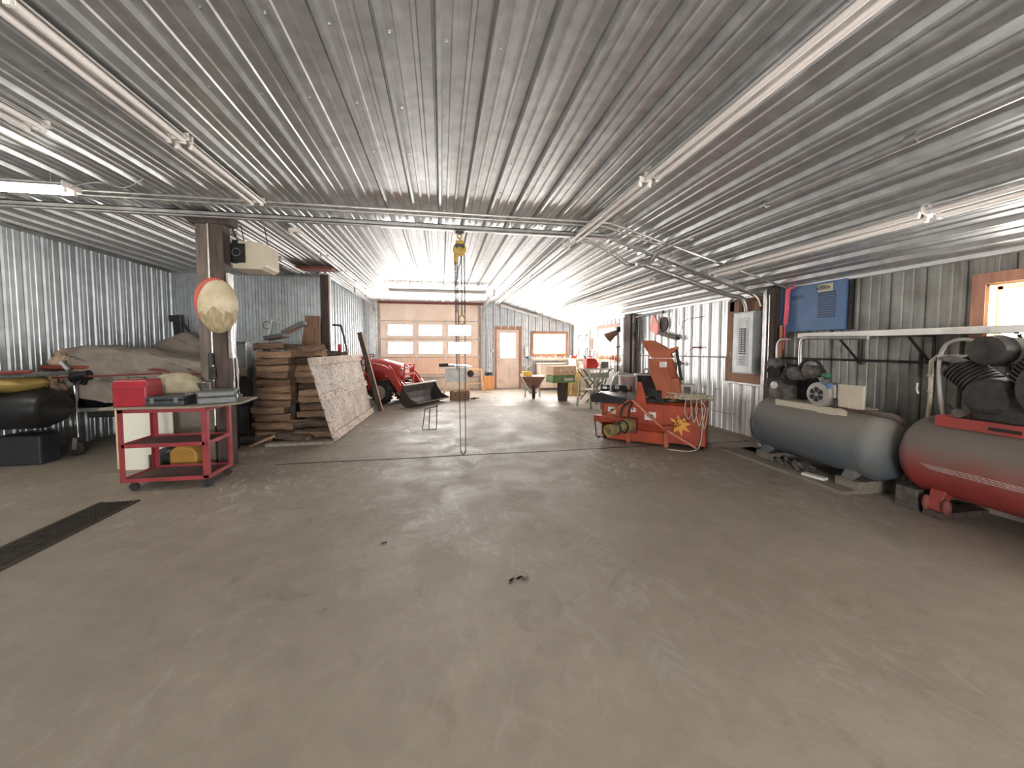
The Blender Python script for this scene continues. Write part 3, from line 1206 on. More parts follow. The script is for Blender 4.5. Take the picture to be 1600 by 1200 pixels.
def oval(a, kx=1, kz=1):
    return (math.cos(a) * .205 * kx, math.sin(a) * .31 * kz)


for (k, y) in ((1.0, .02), (1.0, -.01), (.9, -.045), (.6, -.075), (.05, -.085)):
    rs.append([(oval(2 * PI * i / N, k, k)[0], y, oval(2 * PI * i / N, k, k)[1]) for i in range(N)])
_m = MB().rings(rs)
for _k, _f in enumerate(_m.f):
    _z = sum(_m.v[i][2] for i in _f) / len(_f)
    _x = sum(_m.v[i][0] for i in _f) / len(_f)
    _m.mi[_k] = 1 if _z < -.06 else 0
mat('plaque_khaki', (.50, .41, .25), .8, 0, c2=(.30, .24, .13), scale=12, bump=.4, stretch=(3, 3, .6))
_m.build('face_plate', ['plaque_cream', 'plaque_khaki'], pq, smooth=True)
pts = [(oval(R(a), .98, .98)[0], -.02, oval(R(a), .98, .98)[1]) for a in range(75, 212, 6)]
MB().tube(pts, lambda t: .032 * math.sin(PI * min(max(t, .06), .94)) + .006, 10).build('red_band', 'plaque_red', pq, smooth=True)

ht = thing('unit_heater', 'cream unit heater with black grille hanging beside the dark post', 'heater', (-2.33, 5.45, 2.56), 0)
mb = MB()
mb.prism([(-.10, .17), (.19, .15), (.20, -.13), (.14, -.17), (-.17, -.17), (-.16, .0)], 'y', -.17, .25)
mb.build('casing', 'heater_cream', ht, bev=.008)
mb = MB()
mb.bb(-.165, -.10, -.175, .2, -.11, .175)
mb.build('intake_housing', 'black', ht, bev=.004)
mb = MB()
mb.bb(-.20, -.02, -.19, -.172, -.10, .13)
for k in range(7):
    z = -.085 + k * .033
    mb.bb(-.195, -.025, -.198, -.185, z, z + .008)
mb.build('grille', 'black', ht)
mb = MB()
mb.torus((-.11, -.20, .02), (0, 1, 0), .045, .005, 20, 6)
mb.build('guard_ring', 'steel', ht)
for x in (-.12, .15):
    MB().tube([(x, .05, .15), (x - .04, .05, ZC - 2.56)], .006, 6).build('hanger', 'dark_metal', ht)
MB().tube([(-.14, -.05, .17), (-.18, -.1, .30), (-.16, -.12, .38), (-.12, -.1, .40)], .012, 8, sub=4).build('cable', 'dark_metal', ht)
rp = MB().box((-2.28, 7.9, ZC - .06), (.62, .5, .05), (R(4), 0, 0)).build('duct_cover', 'rust_red', bev=.01)
tag(rp, 'dark red flat panel under the ceiling behind the cream heater', 'panel')
# ================================================================== right wall
# plywood board + electrical panel
pb = thing('backing_board', 'brown particle board on the wall behind the electrical panel', 'board', (XR - .04, 5.2, 1.52))
MB().bb(-.012, .012, -.38, .38, -.64, .66).build('sheet', 'particle', pb, bev=.002)
mb = MB()
mb.bb(-.03, .01, -.38, .38, -.665, -.64)
mb.build('lower_rail', 'steel', pb)
mb = MB()
mb.bb(-.05, -.01, -.30, .0, .38, .60)
mb.bb(-.14, -.01, .0, .18, .40, .62)
mb.build('wood_block', 'old_wood', pb, bev=.004)
ep = thing('electrical_panel', 'grey electrical breaker panel mounted on the brown board', 'electrical panel', (XR - .06, 5.05, 1.5))
MB().bb(-.14, 0, -.20, .22, -.47, .46).build('box', 'elec_grey', ep, bev=.006)
MB().bb(-.155, -.14, -.18, .20, -.45, .44).build('cover', 'elec_grey_light', ep, bev=.004)
MB().bb(-.158, -.154, -.10, .12, -.36, .37).build('breaker_recess', 'elec_grey', ep)
for z in (-.0,):
    mb = MB()
    for k in range(12):
        for s_ in (-1, 1):
            zz = .20 - k * .033
            mb.bb(-.172, -.157, .01 + s_ * .03 - .024, .01 + s_ * .03 + .024, zz - .012, zz + .012)
    mb.build('breakers', 'black', ep)
MB().bb(-.161, -.157, -.06, .08, .24, .33).build('label_plate', 'sticker_white', ep)
mb = MB()
for k in range(6):
    mb.bb(-.160, -.157, -.05, .07, -.33 + k * .024, -.322 + k * .024)
mb.build('circuit_list', 'cast_grey', ep)
gl = MB()
for k in range(26):
    a = random.uniform(0, 2 * PI)
    gl.tube([(XR - .10 + random.uniform(-.04, .02), 5.34 + random.uniform(-.06, .05), 1.42 + random.uniform(-.08, .12)),
             (XR - .11 + random.uniform(-.04, .03), 5.34 + random.uniform(-.07, .06), 1.35 + random.uniform(-.1, .1)),
             (XR - .10, 5.35 + random.uniform(-.06, .05), 1.22 + random.uniform(-.12, .12))], .005, 5, sub=3)
tag(gl.build('rope_coil', 'rope', smooth=True), 'tangled pale cord hanging left of the electrical panel', 'rope')
wr = MB()
for k in range(5):
    z = 1.3 + k * .12
    wr.tube([(XR - .07, 4.82, z), (XR - .12, 4.79, z - .08), (XR - .10, 4.75, z + .02), (XR - .05, 4.73, 2.0)], .007, 6, sub=4)
tag(wr.build('wire', 'conduit', smooth=True), 'loose grey wires between electrical panel and corner post', 'wire')
jb = MB().bb(XR - .18, XR - .05, 5.28, 5.40, 1.98, 2.16).build('junction_box', 'bin_dark', bev=.005)
tag(jb, 'small dark purple box above the electrical panel, under the eave', 'junction box')
# corner post (dark)
cp = thing('wooden_post', 'dark wooden post between the electrical panel and the blue box', 'post', (XR - .11, 4.63, 0))
MB().bb(-.06, .05, -.07, .06, 0, 2.24).build('timber', 'post_wood', cp, bev=.004)
MB().bb(-.05, .05, .075, .135, 0, 2.24).build('pale_strip', 'steel', cp, bev=.003)
mb = MB()
mb.tube([(-.09, .03, .9), (-.085, .03, 1.5), (-.09, .03, 2.1)], .010, 7, sub=3)
mb.tube([(-.09, -.03, 1.0), (-.095, -.03, 1.5), (-.09, -.02, 2.15)], .008, 7, sub=3)
mb.build('cable', 'conduit', cp)

# blue wall box
bb_ = thing('air_dryer', 'blue boxy air dryer mounted high beside the dark post', 'air dryer', (4.58, 4.12, 1.935))
bb_.scale = (1.04, 1.04, 1.04)
MB().bb(0, .06, -.42, .42, -.29, .275).build('cabinet', 'blue_paint', bb_, bev=.006)
MB().bb(.02, .06, -.46, -.42, -.29, .275).build('rear_case', 'dark_metal', bb_, bev=.004)
mb = MB()
for k in range(11):
    z = -.14 + k * .028
    mb.bb(-.006, .0, -.30, -.10, z, z + .017)
mb.build('louvre', 'blue_dark', bb_)
mb = MB()
mb.bb(-.005, .0, .10, .26, .115, .13)
mb.bb(-.005, .0, .10, .26, .14, .155)
mb.build('vent_slot', 'blue_dark', bb_)
lb = MB().bb(-.006, 0, -.27, -.09, .16, .25).build('label', 'label_cream', bb_, bev=.001)
textmesh('lettering', 'v200e', .07, 'black', (-.0075, -.16, .21), (R(90), 0, R(-90)), lb, sx=1.0)
MB().bb(-.005, 0, -.24, -.12, -.20, -.19).build('marking', 'glass_green', bb_)
mb = MB()
for (y, z) in ((-.35, .25), (.38, .25), (.38, -.25), (-.12, .12)):
    mb.cyl((-.006, y, z), (0, y, z), .008, n=8)
mb.build('screw', 'steel', bb_)
pt = MB()
pt.tube([(4.55, 4.33, 2.215), (4.55, 4.39, 2.205), (4.545, 4.415, 2.12), (4.545, 4.415, 1.97)], .020, 6)
pt.tube([(4.545, 4.415, 2.20), (4.545, 4.42, 1.92), (4.54, 4.43, 1.73)], .026, 5)
pt.tube([(4.54, 4.43, 1.77), (4.54, 4.44, 1.56), (4.54, 4.45, 1.40)], .009, 5)
tag(pt.build('marking_tape', 'pink'), 'bright pink ribbon hanging down the left of the blue box', 'ribbon')
yp = thing('air_hose', 'yellow and red pipe standing left of the grey compressor', 'pipe', (4.50, 4.45, 0))
MB().tube([(0, 0, 1.72), (0, 0, 1.42), (.0, .0, 1.30)], .018, 8).build('red_section', 'orange_tube', yp, smooth=True)
MB().tube([(0, 0, 1.31), (0, .01, 1.0), (.0, .03, .88), (.0, .07, .76)], .022, 8).build('yellow_section', 'pto_yellow', yp, smooth=True)
mb = MB()
for z in (1.28, 1.16):
    mb.bb(-.04, .12, -.04, .04, z - .012, z + .012)
mb.build('clamp', 'black', yp)

# shelf
sh = thing('wall_shelf', 'long shelf with white front edge under the blue box', 'shelf', (4.30, 0, 1.57))
MB().bb(0, .36, .9, 4.0, -.03, .0).build('shelf_board', 'post_wood', sh, bev=.003)
MB().bb(-.02, 0, .9, 4.0, -.032, .026).build('front_edge', 'vinyl_white', sh, bev=.003)
for y in (3.55, 2.9, 2.2, 1.5):
    mb = MB()
    mb.bar((.34, y, -.32), (.05, y, -.05), .025, .012)
    mb.bb(.34, .355, y - .012, y + .012, -.34, -.03)
    mb.bb(.02, .35, y - .012, y + .012, -.045, -.03)
    mb.build('bracket', 'dark_metal', sh)
MB().bb(-.024, -.019, 2.32, 2.62, -.028, .020).build('torn_paper', 'sticker_white', sh)
# rail behind compressors
mb = MB()
mb.tube([(XR - .05, .8, 1.28), (XR - .05, 4.5, 1.28)], .013, 8)
tag(mb.build('pipe', 'dark_metal', smooth=True), 'thin dark pipe running along the dim wall under the shelf', 'pipe')
mb = MB()
mb.tube([(XR - .05, 5.59, 1.27), (XR - .05, 9.0, 1.24), (XR - .05, 10.0, 1.22)], .014, 8)
mb.tube([(XR - .05, 5.59, 1.27), (XR - .05, 5.59, .86), (XR - .05, 4.8, .85)], .012, 8)
tag(mb.build('pipe', 'steel', smooth=True), 'steel pipe along the white wall behind the snow blower chute', 'pipe')


def fins(mb, c, ax, r, L, n):
    ax = Vector(ax).normalized()
    c = Vector(c)
    for i in range(n):
        a = c + ax * (L * i / n)
        mb.cyl(a, a + ax * (L / n * .5), r, n=20)
    mb.cyl(c, c + ax * L, r * .82, n=20)


def tank(par, name, r, y0, y1, x, z, m):
    mb = MB()
    pr = []
    L = y1 - y0
    hd = r * .55
    for i in range(9):
        a = PI / 2 * i / 8
        pr.append(((hd - hd * math.cos(a)) / L if False else (hd * (1 - math.cos(a))) / L, r * math.sin(a) if i else .004))
    pr2 = pr + [((L - hd * (1 - math.cos(PI / 2 * i / 8))) / L, r * math.sin(PI / 2 * i / 8) if i else .004) for i in range(8, -1, -1)]
    mb.prof((x, y0, z), (x, y1, z), pr2, 48)
    o = mb.build(name, m, par, smooth=True)
    w_ = MB()
    for yy in (y0 + hd, y1 - hd):
        w_.torus((x, yy, z), (0, 1, 0), r, .004, 48, 6)
    w_.build_each('weld_seam', m, o, smooth=True)
    return o


# grey-blue compressor
mat('cord_dark', (.09, .045, .04), .6, 0, scale=8)
c1 = thing('air_compressor', 'grey-blue air compressor with horizontal tank, set on blocks', 'air compressor', (4.22, 3.60, .12))
tank(c1, 'tank', .335, -.80, .80, 0, .34, 'tank_blue_dusty')
for y, s_ in ((-.50, 1), (.50, 1)):
    for sx in (-1, 1):
        mb = MB()
        mb.prism([(sx * .12, .06), (sx * .26, .0), (sx * .26, .012), (sx * .20, .10)], 'y', y - .06, y + .06)
        mb.build('foot', 'tank_blue', c1, bev=.003)
mb = MB()
mb.bb(-.20, .20, -.42, .42, .655, .675)
mb.bb(-.20, -.185, -.42, .42, .58, .675)
mb.build('mounting_plate', 'cream_paint', c1, bev=.003)
MB().ell((-.335, .52, .40), (.012, .07, .05)).build('boss', 'tank_blue_dusty', c1, smooth=True)
# pump
mb = MB()
mb.box((-.02, .46, .76), (.24, .24, .18))
mb.prof((-.16, .46, .78), (.10, .46, .78), [(0, .09), (.1, .125), (.9, .125), (1, .09)], 20)
mb.build('crankcase', 'cast_grey', c1, smooth=True, bev=.01)
MB().prof((-.185, .48, .84), (-.16, .48, .84), [(0, .03), (.3, .045), (1, .045)], 14).build('sight_glass', 'sticker_white', c1, smooth=True)
mb = MB()
fins(mb, (-.05, .50, .90), (-.1, .55, .8), .085, .20, 7)
mb.build('cylinder', 'cast_dark', c1, smooth=True)
mb = MB()
fins(mb, (-.05, .40, .90), (-.1, -.55, .8), .095, .20, 7)
mb.build('cylinder', 'cast_dark', c1, smooth=True)
mb = MB()
mb.prof((-.13, .58, 1.10), (-.01, .58, 1.10), [(0, .06), (.15, .075), (.9, .075), (1, .05)], 18)
mb.build('air_filter', 'cast_grey', c1, smooth=True)
mb = MB()
mb.prof((-.20, .22, 1.00), (-.02, .22, 1.00), [(0, .055), (.12, .08), (.9, .08), (1, .06)], 18)
mb.build('air_filter', 'cast_grey', c1, smooth=True)
mb = MB()
mb.prof((-.17, .08, 1.03), (.05, .08, 1.03), [(0, .05), (.12, .075), (.9, .07), (1, .05)], 18)
mb.build('cylinder_head', 'cast_grey', c1, smooth=True)
mb = MB()
mb.tube([(-.10, .20, 1.10), (-.10, .20, 1.35), (-.10, .15, 1.41), (-.10, .0, 1.41), (-.08, -.5, 1.40)], .020, 10, sub=4)
mb.tube([(-.02, .60, 1.16), (-.02, .60, 1.33), (-.02, .55, 1.40), (-.02, .42, 1.405)], .015, 10, sub=4)
mb.build('discharge_pipe', 'steel', c1, smooth=True)
mb = MB()
mb.tube([(-.10, .22, 1.06), (-.11, .12, 1.16), (-.1, .0, 1.15), (-.1, -.08, 1.05), (-.1, -.12, .96)], .018, 8, sub=4)
mb.build('hose', 'black_rubber', c1, smooth=True)
MB().ell((-.12, -.13, 1.0), (.03, .05, .03)).build('oil_cup', 'glass_green', c1, smooth=True)
# pulley wheel and belt guard region
mb = MB()
mb.prof((.02, .30, .84), (.14, .30, .84), [(0, .13), (.1, .16), (.9, .16), (1, .13)], 24)
mb.build('flywheel', 'cast_dark', c1, smooth=True)
# motor, its vented end toward the room
mt = MB()
mt.prof((-.25, -.14, .80), (.0, -.14, .80), [(0, .095), (.06, .125), (.12, .132), (1, .132)], 28)
mt.bb(-.2, -.02, -.30, -.10, .69, .91)
mo = mt.build('motor', 'motor_grey', c1, smooth=True, bev=.012)
v = MB()
for k in range(6):
    a0 = k * PI / 3 + .12
    a1 = (k + 1) * PI / 3 - .12
    poly = []
    for r_, aa in ((.025, a0), (.025, a1), (.075, a1), (.08, (a0 + a1) / 2), (.075, a0)):
        poly.append((-.14 + r_ * math.cos(aa), .80 + r_ * math.sin(aa)))
    v.prism(poly, 'x', -.254, -.246)
v.build('vent_slots', 'black', mo)
MB().bb(-.235, -.10, -.25, -.17, .865, .925).build('blue_sticker', 'blue_paint', mo)
MB().bb(-.22, -.19, -.58, -.34, .70, .93).build('belt_guard', 'cream_paint', c1, bev=.003)
MB().bb(-.225, -.219, -.46, -.452, .70, .79).build('guard_mark', 'sticker_white', c1)
MB().bb(-.21, -.19, -.32, -.12, .60, .67).build('tag_plate', 'cream_paint', c1, bev=.002)
mb = MB()
mb.tube([(-.20, -.30, .74), (-.2, -.42, .68), (-.15, -.6, .665), (-.06, -.74, .64), (.0, -.80, .58)], .014, 8, sub=4)
mb.build('power_cord', 'cord_dark', c1, smooth=True)
mb = MB()
mb.cyl((-.23, -.33, .68), (-.23, -.33, .78), .02)
mb.build('fitting', 'cast_dark', c1)


def block(label, x, y, d, m='concrete_block', z=0, rz=0, name='block', cat='block'):
    o = MB().box((0, 0, 0), d).build(name, m, bev=.006)
    place(o, (x, y, z + d[2] / 2), (0, 0, rz))
    return tag(o, label, cat)


block('grey concrete block under the far foot of the grey compressor', 4.18, 4.13, (.42, .22, .118), rz=.05, name='concrete_block')
block('brown block under the near foot of the grey compressor', 4.18, 3.10, (.44, .24, .118), 'board_grey', name='wooden_block')
block('short white board lying under the grey compressor tank', 3.92, 3.40, (.08, .22, .06), 'vinyl_white', rz=.2, name='white_board')
block('dark grey block between the two compressor tanks', 4.15, 2.66, (.22, .16, .19), 'cast_grey', name='concrete_block')
bd = thing('floor_board', 'long grey weathered board lying before the compressors', 'board', (4.04, 3.82, 0), R(0))
MB().bb(-.24, .24, -.82, .82, .0, .035).build('plank', 'board_grey', bd, bev=.004)
bd2 = MB().box((0, 0, .018), (.5, .42, .034)).build('floor_board', 'board_grey', bev=.004)
place(bd2, (4.33, 4.42, 0.0), (0, 0, .1))
tag(bd2, 'short dark board under the far end of the grey tank', 'board')
db = MB()
for k in range(14):
    db.box((4.05 + random.uniform(-.1, .1), 3.78 + random.uniform(-.18, .18), .045 + random.uniform(0, .02)), (.08, .10, .03), (random.random(), random.random(), random.random()))
tag(db.build('brick_rubble', 'cast_grey', bev=.004), 'heap of brown rubble under the grey compressor tank', 'rubble', kind='stuff')

# pipe between the compressors
pp = thing('pipe', 'white-spotted upright pipe between the two compressors', 'pipe', (4.34, 2.72, 0))
MB().tube([(-.02, .0, .55), (.0, .0, .85), (.01, 0, 1.0), (.0, 0, 1.30), (.0, -.04, 1.345), (.0, -.5, 1.35)], .016, 10).build('riser', 'cream_paint', pp, smooth=True)
MB().tube([(-.02, .0, .45), (-.01, .0, .72)], .028, 10).build('sleeve', 'cast_grey', pp, smooth=True)
mb = MB()
mb.ell((.0, 0, 1.17), (.022, .022, .02))
mb.ell((.005, 0, 1.03), (.02, .022, .02))
mb.build('joint', 'cream_paint', pp, smooth=True)
MB().tube([(-.05, .06, 1.1), (-.05, .065, 1.04), (-.05, .05, 1.0)], .008, 6).build('hook', 'sticker_white', pp)

# red compressor
mat('rust_pad', (.24, .07, .055), .7, 0, c2=(.15, .045, .04), scale=6)
c2 = thing('air_compressor', 'large dusty red air compressor cut off by the right edge', 'air compressor', (4.28, 2.05, .16))
tank(c2, 'tank', .335, -.85, .72, -.02, .34, 'tank_red_dusty')
for y in (.40, -.5):
    for sx in (-1, 1):
        mb = MB()
        mb.prism([(sx * .12, .06), (sx * .24, -.10), (sx * .26, -.09), (sx * .22, .12)], 'y', y - .05, y + .05)
        mb.build('foot', 'tank_red', c2, bev=.01)
mb = MB()
for y, in ((.46,), (.33,)):
    mb.ell((-.24, y, -.045), (.035, .03, .065))
mb.build_each('caster', 'rust_pad', c2, smooth=True)
mb = MB()
mb.bb(-.22, .22, -.75, .44, .655, .70)
mb.bb(-.235, -.22, -.75, .44, .615, .70)
mb.build('mounting_plate', 'tank_red', c2, bev=.004)
MB().bb(-.238, -.234, -.05, .12, .64, .665).build('slot', 'black', c2)
mb = MB()
mb.prof((-.22, .16, .88), (.16, .16, .88), [(0, .11), (.1, .15), (.9, .16), (1, .12)], 24)
mb.bb(-.2, .15, -.35, .25, .70, .92)
mb.build('crankcase', 'cast_dark', c2, smooth=True, bev=.015)
mb = MB()
fins(mb, (-.06, .24, .96), (0, .75, .65), .12, .24, 9)
mb.build('cylinder', 'cast_dark', c2, smooth=True)
mb = MB()
fins(mb, (-.06, .02, 1.0), (0, -.5, .85), .12, .24, 9)
mb.build('cylinder', 'cast_dark', c2, smooth=True)
MB().prism([(.38, 1.13), (.50, 1.17), (.42, 1.20), (.30, 1.16)], 'x', -.17, .02).build('cylinder_head', 'cast_grey', c2, bev=.006)
mb = MB()
mb.prof((-.18, .20, 1.24), (-.02, .20, 1.24), [(0, .085), (.1, .11), (.9, .12), (1, .09)], 24)
mb.build('air_filter', 'cast_dark', c2, smooth=True)
MB().prof((-.02, .13, 1.24), (.04, .13, 1.24), [(0, .10), (.5, .10), (1, .07)], 20).build('filter_ring', 'motor_grey', c2, smooth=True)
mb = MB()
mb.tube([(-.12, .26, 1.30), (-.12, .36, 1.33), (-.12, .46, 1.29), (-.12, .50, 1.18), (-.12, .50, 1.02), (-.12, .48, .82), (-.12, .46, .70)], .014, 10, sub=4)
mb.build('discharge_pipe', 'motor_grey', c2, smooth=True)
mb = MB()
mb.prof((-.30, -.25, .98), (.0, -.25, .98), [(0, .19), (.08, .23), (.92, .23), (1, .19)], 32)
mb.build('flywheel', 'cast_dark', c2, smooth=True)
mb = MB()
mb.bb(-.18, .1, -.45, .0, 1.20, 1.22)
for k in range(5):
    mb.bb(-.185, .1, -.08 - .08 * k, -.04 - .08 * k, 1.222, 1.24)
mb.build('head_plate', 'cast_grey', c2)
mb = MB()
mb.cyl((-.2, .30, .74), (-.24, .30, .74), .035)
mb.build('oil_plug', 'cast_grey', c2, smooth=True)
mb = MB()
mb.tube([(-.21, .38, .80), (-.21, .30, .72), (-.21, .24, .71)], .01, 6, sub=3)
mb.build('wire', 'black', c2)
wl = MB()
for k in range(4):
    z = .385 + .006 * k
    wl.tube([(-.352, .45 - .02 * k, .30 - .01 * k), (-.353, .1, .30 - .012 * k), (-.353, -.5, .29 - .01 * k)], .0015, 4)
wl.build('scratch_line', 'sticker_white', c2)
block('dark wooden block under the far foot of the red compressor', 4.28, 2.46, (.5, .14, .058), 'post_wood', name='wooden_block')
block('dark wooden block under the near foot of the red compressor', 4.28, 1.55, (.5, .14, .058), 'post_wood', name='wooden_block')
# ================================================================== red cart and what stands on it
ct = thing('utility_cart', 'red steel two-shelf cart with casters beside the dark post', 'cart', (-2.72, 4.56, 0))
W2, D2 = .385, .235
for sx, sy, nm_ in ((-1, -1, ''), (1, -1, ''), (-1, 1, ''), (1, 1, '')):
    mb = MB()
    x, y = sx * W2, sy * D2
    mb.bb(x - sx * .048, x, y - sy * .005, y, .10, .815)
    mb.bb(x - sx * .005, x, y - sy * .048, y, .10, .815)
    mb.build('leg', 'cart_red', ct, bev=.001)
for z, nm_ in ((.805, 'top_tray'), (.46, 'middle_shelf'), (.115, 'bottom_shelf')):
    t_ = MB().bb(-W2 + .005, W2 - .005, -D2 + .005, D2 - .005, z - .012, z - .006).build(nm_, 'cart_tray', ct)
    for q in ((-W2, W2, -D2, -D2 + .006), (-W2, W2, D2 - .006, D2), (-W2, -W2 + .006, -D2, D2), (W2 - .006, W2, -D2, D2)):
        MB().bb(*q, z - .022, z + .016).build('shelf_rim', 'cart_red', t_, bev=.001)
for sx in (-1, 1):
    for sy in (-1, 1):
        x, y = sx * (W2 - .06), sy * (D2 - .05)
        mb = MB()
        mb.bb(x - .03, x + .03, y - .03, y + .03, .09, .097)
        mb.bar((x, y, .09), (x + .025, y, .04), .035, .006, (0, 1, 0))
        k = mb.build('caster', 'steel', ct)
        MB().prof((x + .025, y - .014, .042), (x + .025, y + .014, .042), [(0, .036), (.2, .042), (.8, .042), (1, .036)], 20).build('wheel', 'black_rubber', k, smooth=True)
bt = MB().prism([(-3.24, 4.30), (-2.40, 4.27), (-2.10, 4.52), (-2.16, 5.02), (-3.12, 5.02)], 'z', .822, .842).build('plywood_sheet', 'plywood', bev=.002)
tag(bt, 'weathered plywood sheet lying on top of the red cart', 'board')

tb = thing('toolbox', 'red metal toolbox at the left end of the cart top', 'toolbox', (-3.03, 4.49, .842), R(8))
MB().prism([(-.15, 0), (.15, 0), (.155, .20), (.13, .26), (-.13, .26), (-.155, .20)], 'x', -.125, .14).build('body', 'toolbox_red', tb, bev=.012)
MB().bb(-.13, .145, -.159, .159, .185, .192).build('lid_edge', 'cart_red', tb, bev=.002)
mb = MB()
mb.tube([(-.07, 0, .26), (-.07, 0, .285), (.07, 0, .285), (.07, 0, .26)], .007, 6)
mb.build('handle', 'black', tb)
for z in (.05, .22):
    MB().bb(-.125, -.118, -.165, -.15, z, z + .02).build('latch', 'chrome', tb)
tc1 = thing('tool_case', 'dark grey plastic tool case beside the red toolbox on the cart', 'tool case', (-2.72, 4.47, .842), R(3))
MB().bb(-.165, .165, -.12, .12, 0, .055).build('base', 'dark_case', tc1, bev=.012)
MB().bb(-.165, .165, -.12, .12, .058, .095).build('lid', 'dark_case', tc1, bev=.014)
for x in (-.1, .1):
    MB().bb(x - .018, x + .018, -.128, -.118, .03, .08).build('latch', 'grey_plastic', tc1, bev=.003)
tc2 = thing('tool_case', 'black latched tool case at the right end of the cart top', 'tool case', (-2.33, 4.57, .842), R(20))
MB().bb(-.17, .15, -.15, .17, 0, .07).build('base', 'grey_plastic', tc2, bev=.014)
MB().bb(-.17, .15, -.15, .17, .073, .13).build('lid', 'grey_plastic', tc2, bev=.016)
for y in (-.09, .10):
    k = MB().bb(.148, .162, y - .03, y + .03, .02, .12).build('latch', 'black', tc2, bev=.003)
    MB().bb(.160, .168, y - .012, y + .012, .05, .085).build('latch_plate', 'chrome', k, bev=.002)
MB().tube([(.15, -.05, .06), (.185, -.04, .06), (.185, .05, .06), (.15, .06, .06)], .010, 8).build('handle', 'grey_plastic', tc2, smooth=True)
sc_ = MB()
for k in range(7):
    x, y = -2.58 + random.uniform(-.05, .06), 4.50 + random.uniform(-.05, .05)
    sc_.cyl((x, y, .942), (x + .015, y, .962), .010, n=8)
tag(sc_.build('loose_fittings', 'chrome', smooth=True), 'small pile of shiny fittings on the dark tool case', 'fittings', kind='stuff')
# pot
pt_ = thing('steel_can', 'open silver steel can behind the black tool case on the cart', 'can', (-2.64, 4.86, .842))
MB().prof((0, 0, 0), (0, 0, .19), [(0, .075), (.03, .08), (.95, .08), (.98, .083), (1, .083), (.999, .074), (.1, .074), (.09, .001)], 28).build('shell', 'chrome', pt_, smooth=True)
# folded canvas cushion
mb = MB()
rs = []
for i in range(13):
    t_ = i / 12
    x = -.25 + .55 * t_
    hgt = .33 * math.sin(PI * min(.98, max(.06, .12 + t_ * .80))) ** .5
    hgt *= (.93 if t_ < .8 else 1 - (t_ - .8) * 1.8)
    wdt = .12 + .01 * math.sin(t_ * 9)
    rs.append([(x, math.cos(2 * PI * k / 20) * wdt, hgt / 2 + math.sin(2 * PI * k / 20) * hgt / 2 * (1 + .04 * math.sin(t_ * 14 + k))) for k in range(20)])
mb.rings(rs)
cv = mb.build('canvas_bundle', 'canvas', smooth=True, sub=1)
place(cv, (-2.91, 4.86, .845), (0, 0, R(4)))
tag(cv, 'folded khaki canvas bundle behind the red toolbox on the cart', 'canvas')

# behind the cart
wp = thing('white_cabinet', 'tall white board standing on the floor behind the red cart', 'panel', (-3.42, 5.14, 0))
MB().prism([(-.24, .0), (.03, .0), (.03, .16), (.29, .30), (.29, .80), (-.24, .80)], 'y', -.012, .012).build('face', 'white_panel', wp, bev=.002)
MB().bb(-.275, -.243, -.02, .05, .02, .80).build('tan_edge', 'tan_edge', wp, bev=.002)
gc = MB().bb(-.19, .19, -.13, .13, 0, .42).build('cardboard_box', 'grey_card', bev=.004)
place(gc, (-3.62, 5.74, 0), (0, 0, .1))
tag(gc, 'grey cardboard box on the floor behind the white board', 'box')
gc = MB().bb(-.17, .17, -.13, .13, 0, .72).build('cabinet', 'grey_card', bev=.006)
place(gc, (-3.14, 5.52, 0), (0, 0, .05))
tag(gc, 'tall grey-brown box seen through the upper half of the cart', 'box')
aj = thing('jug', 'amber yellow plastic jug behind the lower shelf of the cart', 'jug', (-2.93, 5.03, 0))
MB().prism([(-.13, 0), (.14, 0), (.15, .05), (.15, .22), (.09, .28), (-.05, .30), (-.13, .24)], 'y', -.09, .09).build('body', 'amber', aj, bev=.025)
MB().cyl((.05, 0, .28), (.05, 0, .34), .028).build('cap', 'yellow', aj, smooth=True)
mb = MB()
mb.ell((0, 0, .12), (.12, .11, .13))
pb_ = mb.build('black_bag', 'black', smooth=True)
place(pb_, (-3.16, 5.15, 0))
tag(pb_, 'small black bag on the floor beside the amber jug', 'bag')
for k, (x, y, z, l) in enumerate(((-3.02, 5.75, 0, 'lowest black crate of the stack behind the cart'), (-3.0, 5.76, .25, 'middle black crate of the stack behind the cart'), (-2.98, 5.74, .50, 'topmost black crate of the stack behind the cart'))):
    cr_ = thing('crate', l, 'crate', (x + .0, y + .10, z + .001), R(6 * k))
    mb = MB()
    for q in ((-.19, .19, -.14, -.128), (-.19, .19, .128, .14), (-.19, -.178, -.14, .14), (.178, .19, -.14, .14)):
        mb.bb(*q, 0, .235)
    mb.bb(-.19, .19, -.14, .14, 0, .012)
    mb.build('shell', 'black', cr_, bev=.003)
    MB().bb(-.20, .20, -.15, -.138, .20, .235).build('rim', 'grey_plastic', cr_, bev=.003)
bn = thing('steel_bin', 'narrow dark grey bin standing left of the firewood', 'bin', (-3.20, 7.0, 0))
MB().bb(-.08, .08, -.10, .10, 0, 1.50).build('body', 'grey_plastic', bn, bev=.004)
MB().bb(-.085, .085, -.105, .105, 1.49, 1.52).build('lid', 'dark_metal', bn, bev=.004)
MB().bb(.08, .086, -.1, -.09, 0, 1.5).build('pale_edge', 'conduit', bn)

